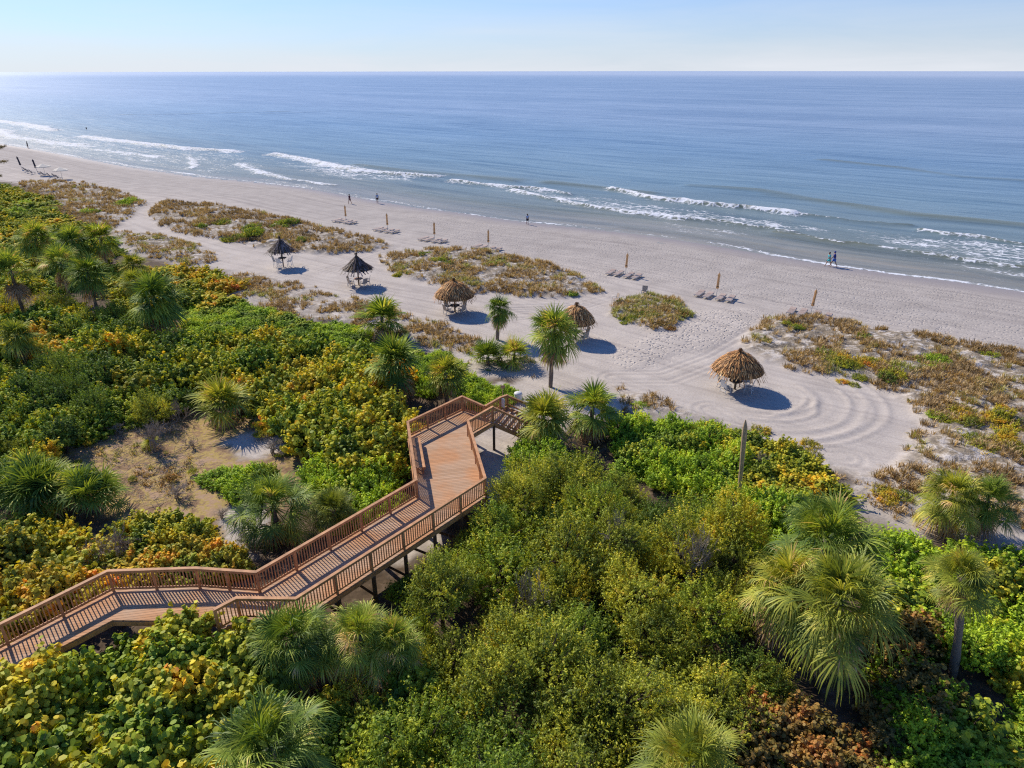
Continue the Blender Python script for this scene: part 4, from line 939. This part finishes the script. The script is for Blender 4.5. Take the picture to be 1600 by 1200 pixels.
for i, (u, v) in enumerate(UMB):
    x, y = P(u, v); g0 = gz(x, y)
    o = U0 if i == 0 else copy_tree(U0); o.location = (x, y, g0); o.rotation_euler = (R_(random.uniform(-1.5, 1.5)), R_([0,0,1,0,2,3,3][i]), random.uniform(0, 1))
    tag(o, f'closed tan umbrella, {ORD[i]} of the seven along the row of loungers', 'umbrella', 'closed tan umbrellas in a row on the open beach')
    for k, off in enumerate((-1.55, -.65, .55, 1.45)):
        l = LG0 if firstL else copy_tree(LG0); firstL = False
        q = Vector((x, y, 0))+SD*(off*1.12)+SEA*(-.35+random.uniform(-.12, .12))
        l.location = (q.x, q.y, gz(q.x, q.y)); l.rotation_euler = (0, 0, SROT+random.uniform(-.06, .06))
        tag(l, f'{LORD[k]} of four low sun loungers beside the closed tan umbrella {ORD[i]}', 'sun lounger', 'low sun loungers beside the closed tan umbrellas')
# far left beach set
UD = make_umb('umbdark', 2.7)
for i, (u, v, tl) in enumerate(((35,265,-6),(59,270,-5))):
    o = UD if i == 0 else copy_tree(UD); x, y = P(u, v); o.location = (x, y, 0); o.scale = (1.5, 1.5, 1.15); o.rotation_euler = (0, R_(tl*1.5), 0)
    tag(o, ('farther' if i == 0 else 'nearer')+' of two dark closed umbrellas on the distant left beach', 'umbrella', 'dark closed umbrellas')
def open_umb(u, v, lb):
    x, y = P(u, v); o = empty('open_umbrella', (x, y, gz(x, y))); tag(o, lb, 'umbrella', 'open cream umbrellas')
    mb = MB(); mb.tube([(0,0,-.2), (0,0,2.6)], .03, 8); mb.build('pole', M['alu'], o)
    c = MB(); n = 8; vs = [(0,0,2.6)]+[(1.55*math.cos(2*math.pi*k/n), 1.55*math.sin(2*math.pi*k/n), 1.98) for k in range(n)]+[(1.55*math.cos(2*math.pi*k/n), 1.55*math.sin(2*math.pi*k/n), 1.84) for k in range(n)]
    c.add(vs, [(0, 1+k, 1+(k+1) % n) for k in range(n)]+[(1+k, 9+k, 9+(k+1) % n, 1+(k+1) % n) for k in range(n)]); c.build('canopy', M['umbwhite'], o)
    r = MB()
    for k in range(n): a = 2*math.pi*k/n; r.beam((0,0,2.1), (math.cos(a)*.9, math.sin(a)*.9, 2.2), .02, .02)
    r.build('ribs', M['alu'], o)
open_umb(71, 274, 'open cream umbrella, left one, above the distant beach chairs'); open_umb(98, 280, 'open cream umbrella, right one, above the distant beach chairs')
def make_recl():
    o = empty('beach_chair', (0,0,0)); s = MB(); s.box((0,.1,.32), (.6,.75,.04)); s.build('seat', M['greycloth'], o)
    b = MB(); b.beam((0,-.2,.32), (0,-.75,1.05), .6, .04, up=(0,1,0)); b.build('backrest', M['greycloth'], o)
    for sx in (-1, 1):
        for y_ in (-.25, .45): l = MB(); l.beam((sx*.3,y_,0), (sx*.3,y_*.8,.6), .04, .04, up=(0,1,0)); l.build('leg', M['alu'], o)
    return o
RC = make_recl()
for i, (u, v) in enumerate(((42,268),(46,270),(52,272),(66,274),(70,275),(80,277),(88,278),(93,280))):
    o = RC if i == 0 else copy_tree(RC); x, y = P(u, v); o.location = (x, y, gz(x, y)); o.rotation_euler = (0, 0, R_(-35+random.uniform(-8, 8)))
    tag(o, ('grey reclined beach chair beside the dark closed umbrellas on the distant left beach' if i < 3 else 'grey reclined beach chair beneath the open cream umbrellas on the distant left beach'), 'beach chair', 'distant chairs beside the dark umbrellas' if i < 3 else 'distant chairs beneath the cream umbrellas')
# pine bough poking in at the left edge
x, y = P(-8, 275, 3); o = empty('pine_tree', (x, y, 0)); tag(o, 'dark feathery pine leaning in at the left edge above the beach', 'pine tree')
mb = MB(); r = np.random.default_rng(9); C = []; b0 = Vector((-6, 0, -1))
mb.tube([Vector((-6.5, 0, -.3)), Vector((-6, 0, 5)), Vector((-5.5, 0, 10.5))], [.3, .2, .05], 7)
for zt, xt, yt in ((8.6, 3.4, 1.0), (7.0, 2.2, -1.0), (5.6, 1.6, 1.6), (4.2, .9, -.6), (3.0, .6, .5), (9.6, -1.5, 0)):
    s_ = Vector((-6, 0, zt*.72)); tip = Vector((xt, yt, zt)); mb.tube([s_, s_.lerp(tip, .5)+Vector((0,0,-.2)), tip], [.1, .06, .015], 5)
    for k in range(34):
        f = r.uniform(.2, 1); cc = np.array(s_.lerp(tip, f)); dv = r.normal(size=3)*np.array([.9, .9, .28])*(1.3-f)+np.array([.3, 0, .1])
        for _ in range(46): C.append(cc+dv*r.uniform(0, 1)+r.normal(size=3)*.10)
mb.build('trunk', M['bark'], o)
C = np.array(C); V, Q, a1, a2 = leaf_cloud(C, r.normal(size=C.shape)/1.7, .16, .16, r, 4)
link('crown', np_mesh('pine_needles', V, Q, {'rnd': a1, 'rnd2': a2}), M['pine'], o)
# ------------------------------------------------------------------ boardwalk
DZ, RZ = 2.0, 3.07
bw = empty('boardwalk', (DECK[10][0]-4, 30, 0)); tag(bw, 'raised brown wooden boardwalk with slatted railings, platform and stairs to the sand', 'boardwalk')
def inv(p): return (p[0]-bw.location.x, p[1]-bw.location.y, p[2])
def bmesh_build(mb, name, mat, parent=bw):
    mb.V = [inv(v) for v in mb.V]; return mb.build(name, mat, parent)
def deck_mat():
    m, nt, out = newmat('deck_planks'); b = N(nt, 'ShaderNodeBsdfPrincipled'); geo = N(nt, 'ShaderNodeNewGeometry')
    mp = N(nt, 'ShaderNodeMapping'); mp.inputs['Rotation'].default_value = (0, 0, R_(-11)); nt.links.new(geo.outputs['Position'], mp.inputs[0])
    sp = N(nt, 'ShaderNodeSeparateXYZ'); nt.links.new(mp.outputs[0], sp.inputs[0])
    q = math_(nt, 'DIVIDE', sp.outputs[1], .145); fr = math_(nt, 'FRACT', q); fl = math_(nt, 'FLOOR', q)
    wn = N(nt, 'ShaderNodeTexWhiteNoise', noise_dimensions='1D'); nt.links.new(fl, wn.inputs['W'])
    gap = math_(nt, 'GREATER_THAN', fr, .90)
    n1 = noise_(nt, vmul(nt, mp.outputs[0], (.8, 6, 1)), 1.5, 5, .65)
    r = ramp(nt, [(.3, (.46,.285,.165)), (.7, (.60,.40,.255))]); nt.links.new(math_(nt, 'ADD', math_(nt, 'MULTIPLY', wn.outputs[0], .3), math_(nt, 'MULTIPLY', n1, .55)), r.inputs[0])
    big = noise_(nt, geo.outputs['Position'], .55, 3, .5); r2 = ramp(nt, [(.42, (1,1,1)), (.62, (1.1,.88,.68))]); nt.links.new(big, r2.inputs[0])
    c = mixc(nt, 1.0, r.outputs[0], r2.outputs[0], 'MULTIPLY'); c = mixc(nt, math_(nt, 'MULTIPLY', gap, .75), c, (.06,.035,.02))
    nt.links.new(c, b.inputs['Base Color']); b.inputs['Roughness'].default_value = .75; b.inputs['Specular IOR Level'].default_value = .25
    bp = N(nt, 'ShaderNodeBump'); bp.inputs['Strength'].default_value = .5; bp.inputs['Distance'].default_value = .01
    nt.links.new(math_(nt, 'SUBTRACT', n1, gap), bp.inputs['Height']); nt.links.new(bp.outputs[0], b.inputs['Normal']); nt.links.new(b.outputs[0], out.inputs[0]); return m
DM = deck_mat()
mb = MB(); n = len(DECK); vs = [(x, y, DZ) for x, y in DECK]+[(x, y, DZ-.05) for x, y in DECK]
mb.add(vs, [tuple(range(n)), tuple(range(2*n-1, n-1, -1))]+[(i, i+n, (i+1) % n+n, (i+1) % n) for i in range(n)])
dk = bmesh_build(mb, 'deck', DM)
mb = MB()
for i in range(n):
    if i in (n-1, 9): continue
    a, b = Vector(DECK[i]), Vector(DECK[(i+1) % n]); 
    mb.beam((a.x, a.y, DZ-.17), (b.x, b.y, DZ-.17), .05, .22)
bmesh_build(mb, 'rim_board', M['railwood'])
def railing(pts, label=None, end_posts=True, bal=True, zt=None):
    """pts: world (x, y, deck z, rail top z)"""
    pr = empty('railing', (pts[0][0]-bw.location.x, pts[0][1]-bw.location.y, 0)); pr.parent = bw
    o0 = Vector((pts[0][0], pts[0][1], 0))
    def L(p): return Vector(p)-o0
    cap, low, ba, pos = MB(), MB(), MB(), []
    for i in range(len(pts)-1):
        a, b = pts[i], pts[i+1]
        A1, B1 = L((a[0], a[1], a[3])), L((b[0], b[1], b[3])); A0, B0 = L((a[0], a[1], a[2])), L((b[0], b[1], b[2]))
        dxy = Vector((B1.x-A1.x, B1.y-A1.y, 0)); ln = dxy.length; t = dxy.normalized()
        cap.beam(A1-t*.03+Vector((0,0,.002*i)), B1+t*.03+Vector((0,0,.002*i)), .15, .04)
        up = Vector((0,0,1))
        low.beam(A1-up*.10, B1-up*.10, .04, .09); low.beam(A0+up*.13, B0+up*.13, .04, .09)
        m_ = max(1, int(round(ln/1.75)))
        for k in range(m_+(1 if i == len(pts)-2 else 0)):
            f = k/m_; pos.append((A0.lerp(B0, f), A1.lerp(B1, f)))
        nb = int(ln/.135)
        for k in range(1, nb):
            f = k/nb; ba.beam(A0.lerp(B0, f)+up*.09, A1.lerp(B1, f)-up*.06, .038, .038, up=(t.y, -t.x, .001))
    cap.build('handrail', M['railwood'], pr); low.build('cross_rail', M['railwood'], pr); ba.build('balusters', M['railwood'], pr)
    for p0, p1 in pos:
        q = MB(); q.beam(p0-Vector((0,0,.30)), p1-Vector((0,0,.022)), .10, .10, up=(t.y, -t.x, .001)); q.build('post', M['railwood'], pr)
    if label: pr['label'] = label
    return pr
def W(u, v, z=RZ, d=DZ): x, y = P(u, v, z); return (x, y, d, z)
railing([(-23.0,15.0,DZ,RZ), W(0,975), W(168,892), W(305,887.5), W(400,894), W(650,750)])
railing([W(650,750), W(637,659), W(722,619), (-1.75,38.35,DZ,RZ-.2)])
railing([W(335,952), W(369,934), W(462,935), W(758,747)])
railing([W(758,747), W(731,657), W(770,635)])
LB = (-1.72,38.38); 
railing([(-1.72,38.38,DZ,2.85), (-.76,39.8,DZ,2.78), (-.32,40.15,DZ,2.78)])
# stairs going down towards the right
sdir = Vector((.98,.12,0)).normalized(); s0 = Vector((-1.17,37.9,0)); s1 = Vector((-.34,40.15,0)); nst = 9; run = .36; rise = DZ/(nst+1)
for k in range(nst):
    q = MB(); c = (s0+s1)/2+sdir*(run*(k+.55)); L_w = (s1-s0).length-.12; w_ = (s1-s0).normalized()
    q.beam(c-w_*L_w/2+Vector((0,0,DZ-rise*(k+1))), c+w_*L_w/2+Vector((0,0,DZ-rise*(k+1))), run*.86, .05)
    bmesh_build(q, 'step', DM)
for s_ in (s0, s1):
    q = MB(); q.beam(s_+Vector((0,0,DZ-.2)), s_+sdir*(run*nst)+Vector((0,0,.02)), .05, .26); bmesh_build(q, 'stringer', M['railwood'])
e = nst*run
railing([(s0.x, s0.y, DZ, RZ-.02), (s0.x+sdir.x*e, s0.y+sdir.y*e, .15, 1.15)])
railing([(s1.x, s1.y, DZ, 2.78), (s1.x+sdir.x*e, s1.y+sdir.y*e, .15, 1.1)])
# piles
piles = []
for i in range(5, 10):
    a, b = Vector(DECK[i]), Vector(DECK[(i+1) % n]); m_ = max(1, round((b-a).length/1.8))
    for k in range(m_): piles.append(a.lerp(b, (k)/m_))
for i in range(12, 19):
    a, b = Vector(DECK[i]), Vector(DECK[(i+1) % n]); m_ = max(1, round((b-a).length/3.4))
    for k in range(m_): piles.append(a.lerp(b, k/m_))
cen = Vector((-3.6, 33))
for p in piles:
    q = MB(); pp = p
    q.beam((pp.x, pp.y, gz(pp.x, pp.y)-.3), (pp.x, pp.y, DZ-.285), .16, .16, up=(0, 1, 0)); bmesh_build(q, 'support_post', M['pilewood'])
mb = MB()
for i in range(7):
    f = i/6; a = Vector((-8.4, 21.2)).lerp(Vector((-1.6, 29.5)), f); b = Vector((-10.4, 22.7)).lerp(Vector((-5.1, 29.3)), f)
    mb.beam((a.x, a.y, DZ-.16), (b.x, b.y, DZ-.16), .06, .2); mb.beam((a.x, a.y, .5), (b.x, b.y, 1.7), .05, .12)
bmesh_build(mb, 'joists', M['pilewood'])
# bench on the platform
bA, bB = Vector(P(648.5, 684, DZ+.45)), Vector(P(656.5, 731, DZ+.45)); bd = (bB-bA).normalized(); bn = Vector((-bd.y, bd.x)); 
if bn.x < 0: bn = -bn
bq = empty('bench', (bA.x-bw.location.x, bA.y-bw.location.y, 0)); bq.parent = bw
def LQ(p, z_): return (p.x-bA.x, p.y-bA.y, z_)
q = MB()
for k in range(3): q.beam(LQ(bA+bn*(k*.15-.12), DZ+.45), LQ(bB+bn*(k*.15-.12), DZ+.45), .135, .045)
q.build('seat', M['railwood'], bq)
q = MB(); q.beam(LQ(bA+bn*.27, DZ+.40), LQ(bB+bn*.27, DZ+.40), .04, .14); q.build('front_board', M['railwood'], bq)
for f in (.08, .5, .92):
    for o_ in (-.12, .18): q = MB(); c = bA.lerp(bB, f)+bn*o_; q.beam(LQ(c, DZ), LQ(c, DZ+.43), .08, .08, up=(0,1,0)); q.build('leg', M['railwood'], bq)
# signs and bin by the stairs
x, y = P(786, 629, 2.45); o = empty('notice_sign', (x, y, DZ)); tag(o, 'white notice board fixed inside the railing at the head of the stairs', 'sign')
q = MB(); q.box((0,0,.42), (.24,.03,.62), R_(-35)); q.build('board', M['signface'], o)
q = MB(); q.box((-.02,.03,.2), (.05,.05,.44), R_(-35)); q.build('post', M['railwood'], o)
x, y = P(785, 622, .0); x, y = P(785.5, 603, 2.6); o = empty('post_sign', (x, y, gz(x, y))); tag(o, 'small weathered sign on a thin post behind the railing corner', 'sign')
q = MB(); q.tube([(0,0,-.2), (0,0,2.6)], .03, 6); q.build('post', M['deadtrunk'], o); q = MB(); q.box((0,-.04,2.55), (.30,.03,.22), .2); q.build('panel', M['deadtrunk'], o)
x, y = P(809.5, 622, .3); o = empty('trash_bin', (x, y, gz(x, y))); tag(o, 'white round bin with a domed lid standing on the sand past the stairs', 'trash bin')
q = MB(); q.lathe([(.0,0), (.25,0), (.27,.3), (.28,.62)], 20); q.build('drum', M['signface'], o, True)
q = MB(); q.lathe([(.30,.62), (.31,.66), (.28,.73), (.17,.79), (0,.81)], 20); q.build('lid', M['white'], o, True)
# ------------------------------------------------------------------ people
def person(x, y, rot, label, shirt, shorts, stride=.25, h=1.72, bend=0.0, arms=.25, z=None, dress=False, hat=None):
    g0 = gz(x, y) if z is None else z
    s = h/1.72; V = []; Ed = []; Rd = []
    def v(p, r, par=None):
        V.append((p[0]*s, p[1]*s, p[2]*s)); Rd.append(r*s)
        if par is not None: Ed.append((par, len(V)-1))
        return len(V)-1
    b = bend
    pel = v((0,0,.92), .135); wa = v((0,.03*b,1.06), .115, pel); ch_ = v((0,.10*b,1.26), .145, wa); nb_ = v((0,.16*b,1.42), .10, ch_); nk = v((0,.18*b,1.50), .055, nb_)
    h1 = v((0,.19*b+.005,1.56), .075, nk); h2 = v((0,.2*b+.01,1.63), .095, h1); h3 = v((0,.2*b,1.70), .07, h2); ns = v((0,.2*b+.105,1.615), .016, h2)
    for sx in (-1, 1):
        st = stride*sx
        hp = v((sx*.09,0,.86), .095, pel); kn = v((sx*.10,st*.5+.03,.48), .062, hp); an = v((sx*.10,st-.02 if st < 0 else st,.09 if st >= 0 else .11), .042, kn); to = v((sx*.11,st+.15,.035), .036, an)
        shd = v((sx*.17,.14*b,1.40), .062, nb_); el = v((sx*.235,.10*b-st*arms,1.13), .045, shd); wr = v((sx*.22,.16*b+(-st)*arms*1.6+.08,.90), .03, el); pm = v((sx*.215,.17*b-st*arms*1.7+.10,.84), .034, wr)
        for j in range(4):
            a_ = v((sx*(.215+(j-1.5)*.004), .17*b-st*arms*1.7+.10+(j-1.5)*.02, .79), .010, pm); v((sx*.21, .17*b-st*arms*1.7+.115+(j-1.5)*.02, .755-.004*abs(j-1.5)), .008, a_)
        a_ = v((sx*.19, .17*b-st*arms*1.7+.145, .83), .011, pm); v((sx*.185, .17*b-st*arms*1.7+.16, .80), .009, a_)
    me = bpy.data.meshes.new('body'); me.from_pydata(V, Ed, [])
    o = empty('person', (x, y, g0), rot); tag(o, label, 'person')
    bo = link('body', me, M['skin'], o)
    md = bo.modifiers.new('Skin', 'SKIN')
    for i, r_ in enumerate(Rd): me.skin_vertices[0].data[i].radius = (r_, r_)
    me.skin_vertices[0].data[0].use_root = True
    sb = bo.modifiers.new('Sub', 'SUBSURF'); sb.levels = 1; sb.render_levels = 1
    def skin(name, chains, mat):
        VV, EE, RR = [], [], []
        for ch in chains:
            pr = None
            for p, r_ in ch:
                if isinstance(p, int): pr = p; continue
                VV.append(tuple(c*s for c in p)); RR.append(r_*s)
                if pr is not None: EE.append((pr, len(VV)-1))
                pr = len(VV)-1
        m2 = bpy.data.meshes.new(name); m2.from_pydata(VV, EE, []); ob = link(name, m2, M[mat], o)
        ob.modifiers.new('Skin', 'SKIN')
        for i, r_ in enumerate(RR): m2.skin_vertices[0].data[i].radius = (r_, r_)
        m2.skin_vertices[0].data[0].use_root = True
        q_ = ob.modifiers.new('Sub', 'SUBSURF'); q_.levels = 1; q_.render_levels = 1
    st = stride
    def kn_(sx, f): return (sx*(.09+.01*f), (sx*st*.5+.03)*f, .86-.38*f)
    skin('shirt', [[((0,.0,.93),.15), ((0,.03*b,1.06),.135), ((0,.10*b,1.26),.165), ((0,.155*b,1.40),.12)]]+[[(3,0), ((sx*.17,.14*b,1.40),.08), ((sx*.215,.12*b-sx*st*arms*.6,1.22),.07)] for sx in (-1, 1)], shirt)
    if shorts: skin('shorts', [[((0,0,.93),.15)]]+[[(0,0), ((sx*.095,0,.84),.115), (kn_(sx, .75),.09)] for sx in (-1, 1)], shorts)
    hb = MB(); hb.lathe([(.0,1.745), (.06,1.735), (.10,1.69), (.112,1.64), (.105,1.60), (.09,1.56)], 12, (0,.2*b-.018,0)); hb.V = [(a*s, c*s if True else 0, d*s) for a, c, d in hb.V]; hb.build('hair' if not hat else 'hat', M[hat or 'hairm'], o, True)
    return o
def PX(u, v): return P(u, v)
px = PX(547,318); person(*px, R_(150), 'slim person in dark clothes walking on the beach above the leftmost closed umbrella', 'maroon', 'maroon', .30, 1.72, .2)
px = PX(590,317); person(*px, R_(20), 'person in light blue shirt and black shorts facing the waves', 'lightblue', 'black', .10, 1.80, 0, .2)
px = PX(824,350); person(*px, R_(-30), 'lone person in blue and black standing at the water line', 'lightblue', 'black', .08, 1.68, 0, .2)
px = PX(1294,415); person(*px, R_(100), 'person in teal top walking on the left of the couple by the water', 'teal', 'teal', .34, 1.78, .55, .5)
px = PX(1302,415.5); person(*px, R_(75), 'person in navy blue walking on the right of the couple by the water', 'navy', 'blue', .36, 1.92, .45, .5, hat='navy')
px = PX(44,231); person(*px, R_(120), 'distant person in dark clothes standing on the far left shore', 'black', 'black', .15, 2.0, 0, .2)
px = PX(135,201); person(*px, R_(10), 'swimmer standing in the sea beyond the far left breakers', 'black', 'black', .0, 1.75, 0, .2, z=-1.05)
# ------------------------------------------------------------------ light, sky, camera
w = bpy.data.worlds.new('World'); sc.world = w; w.use_nodes = True; nt = w.node_tree; nt.nodes.clear()
sky = nt.nodes.new('ShaderNodeTexSky'); sky.sky_type = 'NISHITA'; sky.sun_disc = False
EL, AZ = R_(38), math.atan2(-.68, .73)
sky.sun_elevation = EL; sky.sun_rotation = AZ; sky.altitude = 20; sky.air_density = 1.0; sky.dust_density = .4; sky.ozone_density = 2.5
tint = nt.nodes.new('ShaderNodeMix'); tint.data_type = 'RGBA'; tint.blend_type = 'MULTIPLY'; tint.inputs[0].default_value = 1; tint.inputs[7].default_value = (.48, .78, 1.32, 1)
bg = nt.nodes.new('ShaderNodeBackground'); bg.inputs[1].default_value = .108; ou = nt.nodes.new('ShaderNodeOutputWorld')
nt.links.new(sky.outputs[0], tint.inputs[6])
tcw = nt.nodes.new('ShaderNodeTexCoord'); sw = nt.nodes.new('ShaderNodeSeparateXYZ'); nt.links.new(tcw.outputs['Generated'], sw.inputs[0])
nzw = noise_(nt, vmul(nt, tcw.outputs['Generated'], (1.5, 1.5, 14)), 2.2, 5, .6, .4)
ez = math_(nt, 'POWER', 2.718, math_(nt, 'MULTIPLY', math_(nt, 'MAXIMUM', sw.outputs[2], 0.0), -11.0))
hzf = math_(nt, 'MULTIPLY', ez, math_(nt, 'MULTIPLY_ADD', nzw, .7, .52), clamp=True)
wc = mixc(nt, hzf, tint.outputs[2], (7.4, 7.7, 8.3)); nt.links.new(wc, bg.inputs[0]); nt.links.new(bg.outputs[0], ou.inputs[0])
sl = bpy.data.lights.new('sun', 'SUN'); sl.energy = 5.1; sl.angle = R_(.5); sl.color = (1, .90, .76)
so_ = bpy.data.objects.new('sun', sl); col.objects.link(so_); so_.location = (-50, 60, 80)
sv = Vector((math.sin(AZ)*math.cos(EL), math.cos(AZ)*math.cos(EL), math.sin(EL)))
so_.rotation_euler = sv.to_track_quat('Z', 'Y').to_euler()
cd = bpy.data.cameras.new('camera'); cd.sensor_width = 36; cd.lens = F_/1600*36; cd.clip_start = .2; cd.clip_end = 60000
co = bpy.data.objects.new('camera', cd); col.objects.link(co); co.location = (0, 0, CH); co.rotation_euler = (math.pi/2-TILT, 0, 0); sc.camera = co
sc.view_settings.view_transform = 'Standard'; sc.view_settings.look = 'None'; sc.view_settings.exposure = 0
sc.render.engine = 'CYCLES'; cy = sc.cycles; cy.max_bounces = 5; cy.diffuse_bounces = 2; cy.glossy_bounces = 2; cy.transmission_bounces = 3; cy.transparent_max_bounces = 4; cy.caustics_reflective = False; cy.caustics_refractive = False
cy.use_denoising = False; cy.filter_width = 1.2; cy.sample_clamp_indirect = 4; cy.sample_clamp_direct = 8
